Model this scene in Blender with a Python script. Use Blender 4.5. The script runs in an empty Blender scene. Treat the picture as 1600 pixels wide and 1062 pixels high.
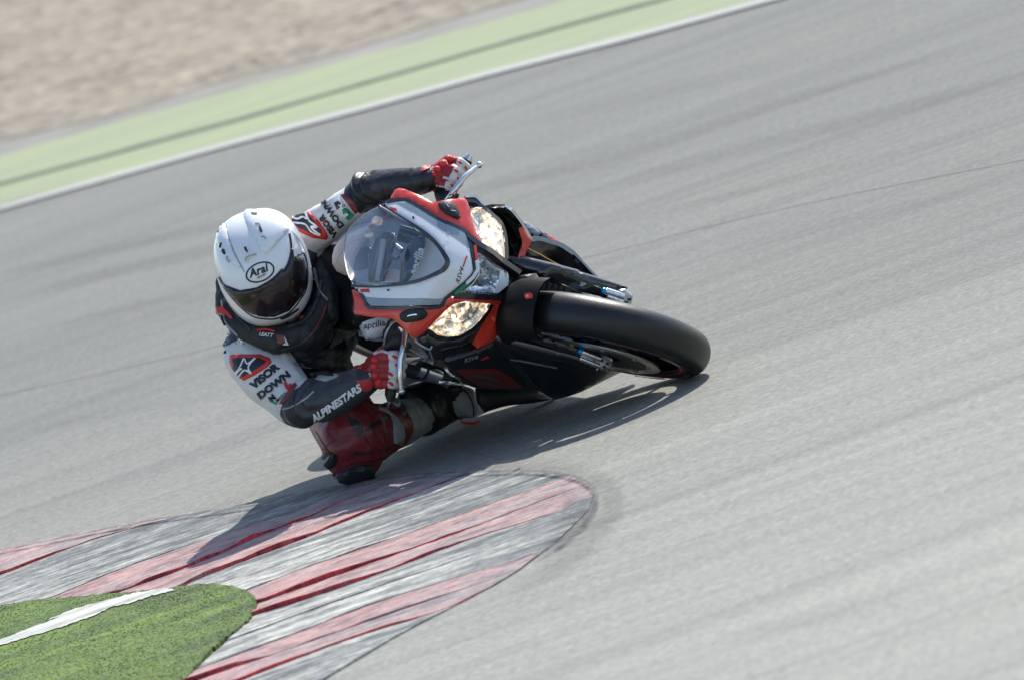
import bpy, bmesh, math, random
import numpy as np
from mathutils import Vector, Matrix, noise
from mathutils.bvhtree import BVHTree
random.seed(7); np.random.seed(7)
scene = bpy.context.scene
COL = scene.collection
R = math.radians
# ------------------------------------------------------------------ camera
RHO, LAM, PSI, TH = R(19), R(52), R(23), R(6.5)
PPM = 560.0
DV = Vector((0, math.cos(TH), -math.sin(TH)))
HV = Vector((1, 0, 0)); WV = Vector((0, math.sin(TH), math.cos(TH)))
XC = HV*math.cos(RHO) - WV*math.sin(RHO); YC = HV*math.sin(RHO) + WV*math.cos(RHO)
DIST = 30.2; FPX = PPM*DIST
CAM = -DIST*(DV + XC*(285/FPX) - YC*(54/FPX))
cd = bpy.data.cameras.new('camera'); cam = bpy.data.objects.new('camera', cd); COL.objects.link(cam)
cam.matrix_world = Matrix.Translation(CAM) @ Matrix((XC, YC, -DV)).transposed().to_4x4()
cd.sensor_width = 36; cd.lens = 36*FPX/1600; cd.clip_end = 3000; cd.clip_start = 1
cd.dof.use_dof = True; cd.dof.focus_distance = 30.1; cd.dof.aperture_fstop = 5.6
scene.camera = cam
# ------------------------------------------------------------------ light
SUN = Vector((.46, .70, 1.0)).normalized()
w = bpy.data.worlds.new('World'); scene.world = w; w.use_nodes = True
nt = w.node_tree; nt.nodes.clear()
sky = nt.nodes.new('ShaderNodeTexSky'); sky.sky_type = 'NISHITA'; sky.sun_disc = False
sky.sun_elevation = math.asin(SUN.z); sky.sun_rotation = math.atan2(SUN.x, SUN.y)
bg = nt.nodes.new('ShaderNodeBackground'); bg.inputs[1].default_value = .15
wo = nt.nodes.new('ShaderNodeOutputWorld')
nt.links.new(sky.outputs[0], bg.inputs[0]); nt.links.new(bg.outputs[0], wo.inputs[0])
sd = bpy.data.lights.new('sun', 'SUN'); sd.energy = 4.3; sd.angle = R(.5); sd.color = (1, .95, .87)
so = bpy.data.objects.new('sun', sd); COL.objects.link(so)
so.rotation_euler = SUN.to_track_quat('Z', 'Y').to_euler()
scene.view_settings.view_transform = 'Standard'; scene.view_settings.look = 'None'
scene.view_settings.exposure = .42; scene.view_settings.gamma = 1
scene.render.engine = 'CYCLES'
# ------------------------------------------------------------------ pixel / place helpers (photo pixels, 1600 wide, to points at a chosen depth)
def ray(px, py): return DV + XC*((px-800)/FPX) - YC*((py-531)/FPX)
def W(px, py, y):
    k = ray(px, py); return CAM + k*((y-CAM.y)/k.y)
def G(px, py, z=0.0):
    k = ray(px, py); return CAM + k*((z-CAM.z)/k.z)
FW = Vector((math.sin(PSI), -math.cos(PSI), 0)); RH = Vector((-math.cos(PSI), -math.sin(PSI), 0))
UP = RH*math.sin(LAM) + Vector((0, 0, math.cos(LAM))); RT = RH*math.cos(LAM) - Vector((0, 0, math.sin(LAM)))
ORG = RT*-.047 + UP*-.023
BM = Matrix.Translation(ORG) @ Matrix((RT, FW, UP)).transposed().to_4x4()   # bike: x = its right, y = forward, z = up
BI = BM.inverted()
def BL(r, f, u): return BM @ Vector((r, f, u))
def B(px, py, f):
    k = ray(px, py); return CAM + k*((f-(CAM-ORG).dot(FW))/k.dot(FW))
def projpx(P):
    v = P-CAM; z = v.dot(DV); return 800+FPX*v.dot(XC)/z, 531-FPX*v.dot(YC)/z
# ------------------------------------------------------------------ materials
def newmat(name):
    m = bpy.data.materials.new(name); m.use_nodes = True
    return m, m.node_tree, m.node_tree.nodes['Principled BSDF']
def N(t, typ, **k):
    n = t.nodes.new(typ)
    for a, b in k.items():
        if a.startswith('i_'): n.inputs[a[2:].replace('_', ' ')].default_value = b
        else: setattr(n, a, b)
    return n
def ramp(t, src, stops):
    r = t.nodes.new('ShaderNodeValToRGB'); e = r.color_ramp.elements
    while len(e) < len(stops): e.new(.5)
    for x, (p, c) in zip(e, stops): x.position = p; x.color = (*c, 1) if len(c) == 3 else c
    t.links.new(src, r.inputs[0]); return r
def coords(t, scale=(1, 1, 1), rot=(0, 0, 0), src='Object'):
    c = t.nodes.new('ShaderNodeTexCoord'); m = t.nodes.new('ShaderNodeMapping')
    m.inputs['Scale'].default_value = scale; m.inputs['Rotation'].default_value = rot
    t.links.new(c.outputs[src], m.inputs[0]); return m.outputs[0]
def mixc(t, fac, a, b, mode='MIX'):
    m = t.nodes.new('ShaderNodeMix'); m.data_type = 'RGBA'; m.blend_type = mode
    for s, v in ((0, fac), (6, a), (7, b)):
        if hasattr(v, 'is_linked'): t.links.new(v, m.inputs[s])
        else: m.inputs[s].default_value = v if s == 0 else (*v, 1)
    return m.outputs[2]
def simple(name, col, rough=.5, metal=0, coat=0, var=.12, nscale=30, bump=0, bscale=200, spec=.5, sheen=0):
    m, t, p = newmat(name)
    nz = N(t, 'ShaderNodeTexNoise', i_Scale=nscale, i_Detail=5.0)
    t.links.new(coords(t), nz.inputs['Vector'])
    lo = tuple(c*(1-var) for c in col); hi = tuple(min(1, c*(1+var)) for c in col)
    rr = ramp(t, nz.outputs[0], [(.3, lo), (.7, hi)])
    t.links.new(rr.outputs[0], p.inputs['Base Color'])
    rm = N(t, 'ShaderNodeMapRange', i_To_Min=max(.02, rough-.07), i_To_Max=min(1, rough+.09))
    t.links.new(nz.outputs[0], rm.inputs[0]); t.links.new(rm.outputs[0], p.inputs['Roughness'])
    p.inputs['Metallic'].default_value = metal; p.inputs['Coat Weight'].default_value = coat
    p.inputs['Coat Roughness'].default_value = .04; p.inputs['Specular IOR Level'].default_value = spec
    p.inputs['Sheen Weight'].default_value = sheen
    if bump:
        b2 = N(t, 'ShaderNodeTexNoise', i_Scale=bscale, i_Detail=4.0); t.links.new(coords(t), b2.inputs['Vector'])
        bn = N(t, 'ShaderNodeBump', i_Strength=bump, i_Distance=.004)
        t.links.new(b2.outputs[0], bn.inputs['Height']); t.links.new(bn.outputs[0], p.inputs['Normal'])
    return m
M = {}
M['red_paint'] = simple('red_gloss_paint', (.68, .042, .02), .3, coat=.8, var=.06, nscale=6)
M['white_paint'] = simple('white_gloss_paint', (.78, .80, .83), .28, coat=.8, var=.03, nscale=8)
M['grey_paint'] = simple('grey_paint', (.26, .31, .36), .3, coat=.6, var=.05)
M['stripe'] = simple('dark_stripe_paint', (.018, .022, .03), .25, coat=.6)
M['black_gloss'] = simple('black_gloss_plastic', (.009, .01, .012), .16, coat=.7)
M['tray_sheen'] = simple('cockpit_screen_sheen', (.34, .40, .46), .5)  # light grey-blue paints the windscreen's reflection onto the surface behind it
M['black_matt'] = simple('black_matt_plastic', (.012, .014, .016), .55, bump=.1)
M['fender'] = simple('dark_fender_plastic', (.004, .005, .006), .55, spec=.18)
M['graphic_grey'] = simple('faded_grey_graphic', (.06, .065, .07), .4)
M['brass'] = simple('dull_brass', (.22, .17, .09), .4, .8)
M['carbon'] = simple('dark_fairing', (.012, .014, .017), .32, coat=.3, spec=.4)
M['dkred'] = simple('dark_red_paint', (.17, .018, .014), .35, coat=.4)
M['rubber'] = simple('tyre_rubber', (.008, .009, .010), .42, bump=.15, bscale=260, var=.2, nscale=25, spec=.5)
M['alu'] = simple('polished_aluminium', (.72, .74, .76), .22, 1, var=.1)
M['alu_dull'] = simple('cast_aluminium', (.45, .46, .47), .42, 1, var=.2, bump=.15)
M['steel'] = simple('brake_disc_steel', (.55, .54, .52), .3, 1, var=.15)
M['gold'] = simple('gold_anodised', (.62, .42, .14), .3, 1)
M['blue_an'] = simple('blue_anodised', (.02, .35, .75), .3, .6)
M['leather_black'] = simple('black_leather', (.014, .016, .019), .40, bump=.8, bscale=34, var=.3, spec=.5)
M['leather_white'] = simple('white_leather', (.66, .66, .64), .45, bump=.4, bscale=34, var=.1, nscale=14)
M['leather_red'] = simple('red_leather', (.36, .016, .018), .42, bump=.3, bscale=140, var=.2, nscale=14)
M['knee_red'] = simple('dark_red_leather', (.19, .016, .022), .42, bump=.75, bscale=34, var=.2, nscale=14)
M['leather_grey'] = simple('grey_leather', (.30, .31, .30), .5, bump=.3, bscale=120, var=.2)
M['leather_char'] = simple('charcoal_leather', (.03, .037, .044), .42, bump=.7, bscale=34, var=.3)
M['print_black'] = simple('black_print', (.012, .014, .018), .5)
M['print_white'] = simple('white_print', (.75, .77, .78), .5, var=.05)
M['print_red'] = simple('red_print', (.6, .03, .03), .5)
M['print_green'] = simple('green_print', (.02, .25, .12), .5)
M['print_grey'] = simple('grey_print', (.3, .31, .32), .5)
M['helmet'] = simple('white_helmet_shell', (.80, .82, .84), .22, coat=1, var=.02, nscale=4)
M['scratch'] = simple('brown_scuff', (.45, .38, .32), .5)
# perforated leather
m, t, p = newmat('perforated_leather'); M['perf'] = m
vo = N(t, 'ShaderNodeTexVoronoi', i_Scale=230.0, i_Randomness=0.0); t.links.new(coords(t), vo.inputs['Vector'])
t.links.new(ramp(t, vo.outputs['Distance'], [(.2, (.22, .1, .09)), (.36, (.66, .55, .5))]).outputs[0], p.inputs['Base Color']); p.inputs['Roughness'].default_value = .55
# glass
def glass(name, tint, gl=.5, edge=1.0):
    m = bpy.data.materials.new(name); m.use_nodes = True; t = m.node_tree; t.nodes.clear()
    o = t.nodes.new('ShaderNodeOutputMaterial'); mx = t.nodes.new('ShaderNodeMixShader')
    tr = t.nodes.new('ShaderNodeBsdfTransparent'); g = t.nodes.new('ShaderNodeBsdfGlossy')
    tr.inputs[0].default_value = (*tint, 1); g.inputs['Roughness'].default_value = .04
    g.inputs[0].default_value = (.95, .97, 1, 1)
    lw = t.nodes.new('ShaderNodeLayerWeight'); lw.inputs[0].default_value = .5
    f = N(t, 'ShaderNodeMath', operation='POWER'); f.inputs[1].default_value = 4.0; t.links.new(lw.outputs['Facing'], f.inputs[0])
    ma = N(t, 'ShaderNodeMath', operation='MULTIPLY_ADD'); ma.inputs[1].default_value = edge; ma.inputs[2].default_value = gl
    t.links.new(f.outputs[0], ma.inputs[0]); t.links.new(ma.outputs[0], mx.inputs[0])
    t.links.new(tr.outputs[0], mx.inputs[1]); t.links.new(g.outputs[0], mx.inputs[2]); t.links.new(mx.outputs[0], o.inputs[0])
    return m
M['screen'] = glass('windscreen_polycarbonate', (.92, .95, .97), .15, 1.2)
M['lens'] = glass('headlight_lens', (.96, .97, .98), .03, 1.2)
M['visor'] = simple('dark_visor', (.012, .007, .008), .2, coat=.45, var=.02, spec=.35)
# lit reflector
def reflector(name, lit):
    m, t, p = newmat(name)
    vo = N(t, 'ShaderNodeTexVoronoi', i_Scale=26.0); vo.feature = 'F1'
    nz = N(t, 'ShaderNodeTexNoise', i_Scale=24.0, i_Detail=2.5, i_Distortion=1.6)
    c = coords(t); t.links.new(c, vo.inputs['Vector']); t.links.new(c, nz.inputs['Vector'])
    p.inputs['Metallic'].default_value = 1; p.inputs['Roughness'].default_value = .12
    p.inputs['Base Color'].default_value = (.8, .76, .68, 1) if lit else (.7, .75, .8, 1)
    b = N(t, 'ShaderNodeBump', i_Strength=.55 if lit else .4, i_Distance=.02); ad = N(t, 'ShaderNodeMath', operation='ADD')
    t.links.new(vo.outputs['Distance'], ad.inputs[0]); t.links.new(nz.outputs[0], ad.inputs[1])
    t.links.new(ad.outputs[0], b.inputs['Height']); t.links.new(b.outputs[0], p.inputs['Normal'])
    if lit:
        r1 = ramp(t, nz.outputs[0], [(.36, (0, 0, 0)), (.45, (.10, .06, .025)), (.53, (.62, .45, .26)), (.62, (1, .9, .72))])
        t.links.new(r1.outputs[0], p.inputs['Emission Color']); p.inputs['Emission Strength'].default_value = 1.15
    return m
M['refl_lit'] = reflector('lit_headlight_reflector', True); M['refl'] = reflector('chrome_headlight_reflector', False)
m, t, p = newmat('headlight_bulb'); M['bulb'] = m
p.inputs['Emission Color'].default_value = (1, .85, .6, 1); p.inputs['Emission Strength'].default_value = 3
# asphalt
TRK = R(40); KROT = R(66)
def asphalt():
    m, t, p = newmat('worn_asphalt')
    st = N(t, 'ShaderNodeTexNoise', i_Scale=1.0, i_Detail=6.0, i_Roughness=.62)
    t.links.new(coords(t, (.14, 2.6, 1), (0, 0, TRK)), st.inputs['Vector'])
    st2 = N(t, 'ShaderNodeTexNoise', i_Scale=1.0, i_Detail=5.0, i_Roughness=.6)
    t.links.new(coords(t, (.5, 11, 1), (0, 0, TRK+.05)), st2.inputs['Vector'])
    big = N(t, 'ShaderNodeTexNoise', i_Scale=.35, i_Detail=3.0); t.links.new(coords(t), big.inputs['Vector'])
    sp = N(t, 'ShaderNodeTexNoise', i_Scale=1.0, i_Detail=5.0, i_Roughness=.75)
    t.links.new(coords(t, (46, 46, 50), (0, 0, R(10))), sp.inputs['Vector'])
    vo = N(t, 'ShaderNodeTexVoronoi', i_Scale=70.0); t.links.new(coords(t), vo.inputs['Vector'])
    base = ramp(t, st.outputs[0], [(.32, (.132, .134, .121)), (.5, (.162, .164, .148)), (.68, (.175, .177, .160))]).outputs[0]
    c = mixc(t, .6, base, ramp(t, st2.outputs[0], [(.32, (.80, .80, .81)), (.55, (1.0, 1.0, 1.0)), (.72, (1.06, 1.06, 1.04))]).outputs[0], 'MULTIPLY')
    c = mixc(t, .8, c, ramp(t, big.outputs[0], [(.35, (.93, .93, .94)), (.65, (1.05, 1.05, 1.03))]).outputs[0], 'MULTIPLY')
    c = mixc(t, 1.0, c, ramp(t, sp.outputs[0], [(.30, (.66, .67, .68)), (.5, (1, 1, 1)), (.70, (1.36, 1.35, 1.33))]).outputs[0], 'MULTIPLY')
    c = mixc(t, .35, c, ramp(t, vo.outputs['Color'], [(.1, (.65, .65, .66)), (.9, (1.35, 1.34, 1.3))]).outputs[0], 'MULTIPLY')
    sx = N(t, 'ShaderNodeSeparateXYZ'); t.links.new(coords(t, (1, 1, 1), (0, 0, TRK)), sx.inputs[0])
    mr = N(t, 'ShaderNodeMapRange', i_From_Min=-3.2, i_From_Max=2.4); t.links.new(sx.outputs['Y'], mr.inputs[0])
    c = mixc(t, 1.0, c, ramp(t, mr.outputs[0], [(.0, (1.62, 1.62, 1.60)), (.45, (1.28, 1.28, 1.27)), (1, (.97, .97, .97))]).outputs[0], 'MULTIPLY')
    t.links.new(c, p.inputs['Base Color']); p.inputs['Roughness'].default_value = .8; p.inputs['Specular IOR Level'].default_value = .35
    b = N(t, 'ShaderNodeBump', i_Strength=.5, i_Distance=.004); t.links.new(sp.outputs[0], b.inputs['Height']); t.links.new(b.outputs[0], p.inputs['Normal'])
    return m
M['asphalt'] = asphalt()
def painted(name, ca, cb, wear=(.3, .6), grey=(.2, .21, .21), st=(.5, 9), sc=None, wearattr=False, rot=TRK, speck=False):
    m, t, p = newmat(name)
    n1 = N(t, 'ShaderNodeTexNoise', i_Scale=1.0, i_Detail=8.0, i_Roughness=.7)
    t.links.new(coords(t, (st[0], st[1], 1), (0, 0, rot)), n1.inputs['Vector'])
    n2 = N(t, 'ShaderNodeTexNoise', i_Scale=22.0, i_Detail=6.0, i_Roughness=.7); t.links.new(coords(t, (1, 1.4, 1)), n2.inputs['Vector'])
    col = ramp(t, n2.outputs[0], [(.3, ca), (.65, cb)]).outputs[0]
    ad = N(t, 'ShaderNodeMath', operation='ADD'); ad.inputs[1].default_value = 0
    mu = N(t, 'ShaderNodeMath', operation='MULTIPLY_ADD'); mu.inputs[1].default_value = .45
    t.links.new(n2.outputs[0], mu.inputs[0]); t.links.new(n1.outputs[0], mu.inputs[2]); t.links.new(mu.outputs[0], ad.inputs[0])
    if wearattr:
        at = N(t, 'ShaderNodeAttribute', attribute_name='wear'); s = N(t, 'ShaderNodeMath', operation='MULTIPLY'); s.inputs[1].default_value = .13
        t.links.new(at.outputs['Fac'], s.inputs[0]); t.links.new(s.outputs[0], ad.inputs[1])
    k = ramp(t, ad.outputs[0], [(wear[0], (0, 0, 0)), (wear[1], (1, 1, 1))]).outputs[0]
    cc_ = mixc(t, k, col, grey)
    if speck:
        n5 = N(t, 'ShaderNodeTexNoise', i_Scale=55.0, i_Detail=6.0, i_Roughness=.8); t.links.new(coords(t), n5.inputs['Vector'])
        cc_ = mixc(t, 1.0, cc_, ramp(t, n5.outputs[0], [(.3, (.62, .66, .6)), (.5, (1, 1, 1)), (.68, (1.25, 1.22, 1.15))]).outputs[0], 'MULTIPLY')
    if wearattr:
        n3 = N(t, 'ShaderNodeTexNoise', i_Scale=1.0, i_Detail=7.0, i_Roughness=.78); t.links.new(coords(t, (13, 42, 1), (0, 0, R(-8))), n3.inputs['Vector'])
        n4 = N(t, 'ShaderNodeTexNoise', i_Scale=90.0, i_Detail=3.0, i_Roughness=.7); t.links.new(coords(t), n4.inputs['Vector'])
        cc_ = mixc(t, 1.0, cc_, ramp(t, n3.outputs[0], [(.34, (.48, .50, .52)), (.48, (1.0, 1.0, 1.0)), (.64, (1.22, 1.22, 1.20))]).outputs[0], 'MULTIPLY')
        n6 = N(t, 'ShaderNodeTexNoise', i_Scale=1.0, i_Detail=8.0, i_Roughness=.74); t.links.new(coords(t, (7, 11, 1), (0, 0, R(20))), n6.inputs['Vector'])
        cc_ = mixc(t, .9, cc_, ramp(t, n6.outputs[0], [(.40, (.55, .56, .57)), (.50, (1.0, 1.0, .99)), (.60, (1.3, 1.3, 1.27))]).outputs[0], 'MULTIPLY')
        cc_ = mixc(t, .7, cc_, ramp(t, n4.outputs[0], [(.33, (.45, .46, .48)), (.48, (1, 1, 1))]).outputs[0], 'MULTIPLY')
    t.links.new(cc_, p.inputs['Base Color'])
    p.inputs['Roughness'].default_value = .8; p.inputs['Specular IOR Level'].default_value = .18
    b = N(t, 'ShaderNodeBump', i_Strength=.35, i_Distance=.005); t.links.new(n2.outputs[0], b.inputs['Height']); t.links.new(b.outputs[0], p.inputs['Normal'])
    return m
M['kerb_red'] = painted('worn_red_kerb_paint', (.42, .15, .14), (.48, .28, .26), (.58, .90), (.27, .25, .25), (.8, 9), wearattr=True, rot=KROT)
M['kerb_red_deep'] = painted('red_kerb_paint', (.50, .04, .05), (.60, .09, .10), (.8, 1.1), (.24, .22, .22), (.8, 9), wearattr=True, rot=KROT)
M['kerb_white'] = painted('worn_white_kerb_paint', (.50, .50, .45), (.61, .60, .54), (.58, .86), (.14, .15, .155), (.9, 9), wearattr=True, rot=KROT)
M['runoff_green'] = painted('green_runoff_paint', (.25, .30, .155), (.32, .365, .21), (.6, 1.05), (.22, .235, .19), (.35, 5))
M['line_white'] = painted('white_line_paint', (.35, .36, .34), (.42, .43, .41), (.9, 1.4), (.2, .21, .21), (.4, 6))
M['old_line'] = painted('old_white_line', (.5, .51, .48), (.6, .61, .58), (.72, .95), (.17, .19, .13), (1, 9))
M['infield_green'] = painted('green_infield_paint', (.125, .19, .038), (.175, .245, .058), (.60, .84), (.07, .095, .042), (2.2, 5), rot=R(30), speck=True)
M['edge_dust'] = simple('dusty_edge_asphalt', (.215, .205, .18), .9, var=.2, nscale=2)
M['seam_soft'] = simple('worn_seam', (.12, .135, .095), .8, var=.3, nscale=4)
M['seam'] = simple('seam_tar', (.125, .127, .118), .7)
m, t, p = newmat('rubber_marks'); M['marks'] = m
nz = N(t, 'ShaderNodeTexNoise', i_Scale=26.0, i_Detail=6.0, i_Roughness=.75); t.links.new(coords(t, (1, 2, 1)), nz.inputs['Vector'])
at = N(t, 'ShaderNodeAttribute', attribute_name='wear'); mu = N(t, 'ShaderNodeMath', operation='MULTIPLY')
t.links.new(ramp(t, nz.outputs[0], [(.38, (0, 0, 0)), (.62, (1, 1, 1))]).outputs[0], mu.inputs[0]); t.links.new(at.outputs['Fac'], mu.inputs[1])
t.links.new(mu.outputs[0], p.inputs['Alpha']); p.inputs['Base Color'].default_value = (.035, .036, .038, 1); p.inputs['Roughness'].default_value = .7
# gravel
m, t, p = newmat('gravel_trap'); M['gravel'] = m
v1 = N(t, 'ShaderNodeTexVoronoi', i_Scale=14.0); t.links.new(coords(t), v1.inputs['Vector'])
n1 = N(t, 'ShaderNodeTexNoise', i_Scale=1.6, i_Detail=6.0, i_Roughness=.65); t.links.new(coords(t, (1, 1, 1)), n1.inputs['Vector'])
c = ramp(t, v1.outputs['Color'], [(.1, (.18, .158, .122)), (.5, (.235, .208, .165)), (.9, (.29, .26, .21))]).outputs[0]
c = mixc(t, 1, c, ramp(t, n1.outputs[0], [(.34, (.84, .83, .79)), (.5, (.98, .965, .91)), (.66, (1.10, 1.08, 1.0))]).outputs[0], 'MULTIPLY')
t.links.new(c, p.inputs['Base Color']); p.inputs['Roughness'].default_value = .9
b = N(t, 'ShaderNodeBump', i_Strength=.7, i_Distance=.03); t.links.new(v1.outputs['Distance'], b.inputs['Height']); t.links.new(b.outputs[0], p.inputs['Normal'])

# ------------------------------------------------------------------ object helpers
def link(name, me, mats, parent=None, smooth=35, world=True, label=None):
    o = bpy.data.objects.new(name, me); COL.objects.link(o)
    if not isinstance(mats, (list, tuple)): mats = [mats]
    if not me.materials:
        for m_ in mats: me.materials.append(m_ if not isinstance(m_, str) else M[m_])
    if smooth is not None:
        for f in me.polygons: f.use_smooth = True
        if smooth < 180: me.set_sharp_from_angle(angle=R(smooth))
    if parent is not None:
        o.parent = parent; o.matrix_parent_inverse = PINV[parent.name]
    if label: o['label'] = label
    PINV[o.name] = Matrix()
    return o
PINV = {}
def empty(name, loc, label, cat, group=None, matrix=None):
    o = bpy.data.objects.new(name, None); COL.objects.link(o)
    mt = matrix if matrix is not None else Matrix.Translation(loc)
    o.matrix_world = mt; o.empty_display_size = .1
    o['label'] = label; o['category'] = cat
    if group: o['group'] = group
    PINV[o.name] = mt.inverted(); return o
def mesh_from(verts, faces):
    me = bpy.data.meshes.new('mesh'); me.from_pydata([tuple(v) for v in verts], [], faces); me.update(); return me
def bm_mesh(bm, fix=True):
    if fix: bmesh.ops.recalc_face_normals(bm, faces=bm.faces)
    me = bpy.data.meshes.new('mesh'); bm.to_mesh(me); bm.free(); return me
def catmull(pts, n=6, closed=False):
    P = [Vector(p) for p in pts]; out = []; L = len(P)
    rng = range(L) if closed else range(L-1)
    for i in rng:
        a = P[(i-1) % L] if closed or i > 0 else P[0]*2-P[1]
        b_ = P[i]; c_ = P[(i+1) % L]; d_ = P[(i+2) % L] if closed or i+2 < L else P[-1]*2-P[-2]
        for k in range(n):
            s = k/n; out.append(.5*((2*b_)+(-a+c_)*s+(2*a-5*b_+4*c_-d_)*s*s+(-a+3*b_-3*c_+d_)*s**3))
    if not closed: out.append(P[-1])
    return out
def tube_bm(pts, rad, seg=10, bm=None, curve=True, n=5):
    bm = bm or bmesh.new()
    P = catmull(pts, n) if curve and len(pts) > 2 else [Vector(p) for p in pts]
    if not isinstance(rad, (list, tuple)): rs = [rad]*len(P)
    else: rs = list(np.interp(np.linspace(0, 1, len(P)), np.linspace(0, 1, len(rad)), rad))
    tg = (P[1]-P[0]).normalized(); nrm = tg.orthogonal().normalized(); rings = []
    for i, p_ in enumerate(P):
        tg = (P[min(i+1, len(P)-1)]-P[max(i-1, 0)]).normalized()
        nrm = (nrm-tg*nrm.dot(tg)).normalized(); bn = tg.cross(nrm)
        rings.append([bm.verts.new(p_+(nrm*math.cos(a)+bn*math.sin(a))*rs[i]) for a in [2*math.pi*k/seg for k in range(seg)]])
    for a, b_ in zip(rings, rings[1:]):
        for k in range(seg): bm.faces.new((a[k], a[(k+1) % seg], b_[(k+1) % seg], b_[k]))
    bm.faces.new(rings[0][::-1]); bm.faces.new(rings[-1]); return bm
def tube(name, pts, rad, mat, parent, seg=10, curve=True, **k):
    return link(name, bm_mesh(tube_bm(pts, rad, seg, curve=curve)), mat, parent, **k)
def lathe(name, prof, mat, parent, center, axis, a0=0, a1=360, seg=96, ref=None, **k):
    """prof = [(radius, offset along axis)...] swept about an axis through center"""
    axis = axis.normalized(); ref = ref or axis.orthogonal(); ref = (ref-axis*ref.dot(axis)).normalized(); q = axis.cross(ref)
    full = abs(a1-a0-360) < 1e-6; n = seg if full else seg+1; bm = bmesh.new(); rings = []
    for i in range(n):
        a = R(a0+(a1-a0)*i/seg); e = ref*math.cos(a)+q*math.sin(a)
        rings.append([bm.verts.new(center+e*r_+axis*x_) for r_, x_ in prof])
    for i in range(seg):
        A, Bq = rings[i], rings[(i+1) % n]
        for j in range(len(prof)-1): bm.faces.new((A[j], A[j+1], Bq[j+1], Bq[j]))
    return link(name, bm_mesh(bm), mat, parent, **k)
def box_bm(bm, c, ax, ay, az, sx, sy, sz):
    vs = [bm.verts.new(c+ax*(sx*i)+ay*(sy*j)+az*(sz*k_)) for i in (-.5, .5) for j in (-.5, .5) for k_ in (-.5, .5)]
    for f in ((0, 1, 3, 2), (4, 6, 7, 5), (0, 4, 5, 1), (2, 3, 7, 6), (0, 2, 6, 4), (1, 5, 7, 3)): bm.faces.new([vs[i] for i in f])
def boxo(name, c, ax, ay, az, s, mat, parent, bev=.003):
    bm = bmesh.new(); box_bm(bm, c, ax, ay, az, *s)
    bmesh.ops.bevel(bm, geom=list(bm.edges), offset=bev, segments=2, affect='EDGES', profile=.6)
    return link(name, bm_mesh(bm), mat, parent)

# ---- patches: an outline traced in photo pixels, laid on a surface, with thickness
def grid_bm(poly, grid, smoothn=0, extra=None):
    pts = [Vector((a, b_, 0)) for a, b_ in poly]
    if smoothn: pts = catmull(pts, smoothn, True)
    bm = bmesh.new(); vs = [bm.verts.new((v.x, v.y, 0)) for v in pts]; bm.faces.new(vs)
    bm.normal_update(); bmesh.ops.triangulate(bm, faces=bm.faces[:])
    cut(bm, grid); return bm, [(v.x, v.y) for v in pts]
def cut(bm, grid):
    if not grid: return
    xs = [v.co.x for v in bm.verts]; ys = [v.co.y for v in bm.verts]
    for ax, lo, hi in ((0, min(xs), max(xs)), (1, min(ys), max(ys))):
        g = math.floor(lo/grid)*grid+grid
        while g < hi:
            bmesh.ops.bisect_plane(bm, geom=bm.verts[:]+bm.edges[:]+bm.faces[:], dist=1e-4,
                plane_co=(g, 0, 0) if ax == 0 else (0, g, 0), plane_no=(1, 0, 0) if ax == 0 else (0, 1, 0))
            g += grid
def bdist(x, y, P):
    best = 1e9
    for i in range(len(P)):
        ax, ay = P[i]; bx, by = P[(i+1) % len(P)]; dx, dy = bx-ax, by-ay; L = dx*dx+dy*dy or 1e-9
        s = max(0, min(1, ((x-ax)*dx+(y-ay)*dy)/L)); best = min(best, (x-ax-s*dx)**2+(y-ay-s*dy)**2)
    return math.sqrt(best)
def lay(bm, surf, off, thick, puff=0, pw=10, outline=None):
    co = {}
    for v in bm.verts:
        x, y = v.co.x, v.co.y; P, n = surf(x, y); h = off
        if puff and outline:
            dd = min(1, bdist(x, y, outline)/pw); h += puff*math.sqrt(1-(1-dd)**2)
        co[v] = (P+n*h, n)
    be = [e for e in bm.edges if len(e.link_faces) == 1]; low = {}
    for v in bm.verts: v.co = co[v][0]
    for e in be:
        for v in e.verts:
            if v not in low: low[v] = bm.verts.new(co[v][0]-co[v][1]*thick)
    for e in be:
        a, b_ = e.verts; f = bm.faces.new((a, b_, low[b_], low[a]))
    return bm
def patch(name, poly, surf, mat, parent, off=.002, thick=.003, puff=0, pw=10, grid=7, smoothn=0, ang=40, **k):
    bm, ol = grid_bm(poly, grid, smoothn)
    lay(bm, surf, off, thick, puff, pw, ol)
    me = bm_mesh(bm)
    return link(name, me, mat, parent, smooth=ang, **k)
def nose_f(r, u, off=0):
    rid = float(np.interp(u, [.45, .58, .66, .72, .83, .90, 1.0, 1.1], [-.16, -.08, -.035, -.01, -.02, -.10, -.27, -.46]))
    r2 = abs(r+.012)
    return rid-.62*(math.sqrt(r2*r2+.0016)-.04)
def nose(px, py, depth=0):
    f = -.05
    for _ in range(40):
        P = B(px, py, f); l = BI @ P; f += .6*((nose_f(l.x, l.z)-depth)-f)
    e = .01; g0 = nose_f(l.x, l.z)
    du = (nose_f(l.x, l.z+e)-nose_f(l.x, l.z-e))/(2*e); dr = (nose_f(l.x+e, l.z)-nose_f(l.x-e, l.z))/(2*e)
    n = (RT*-dr+FW-UP*du).normalized(); return B(px, py, f), n
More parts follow.
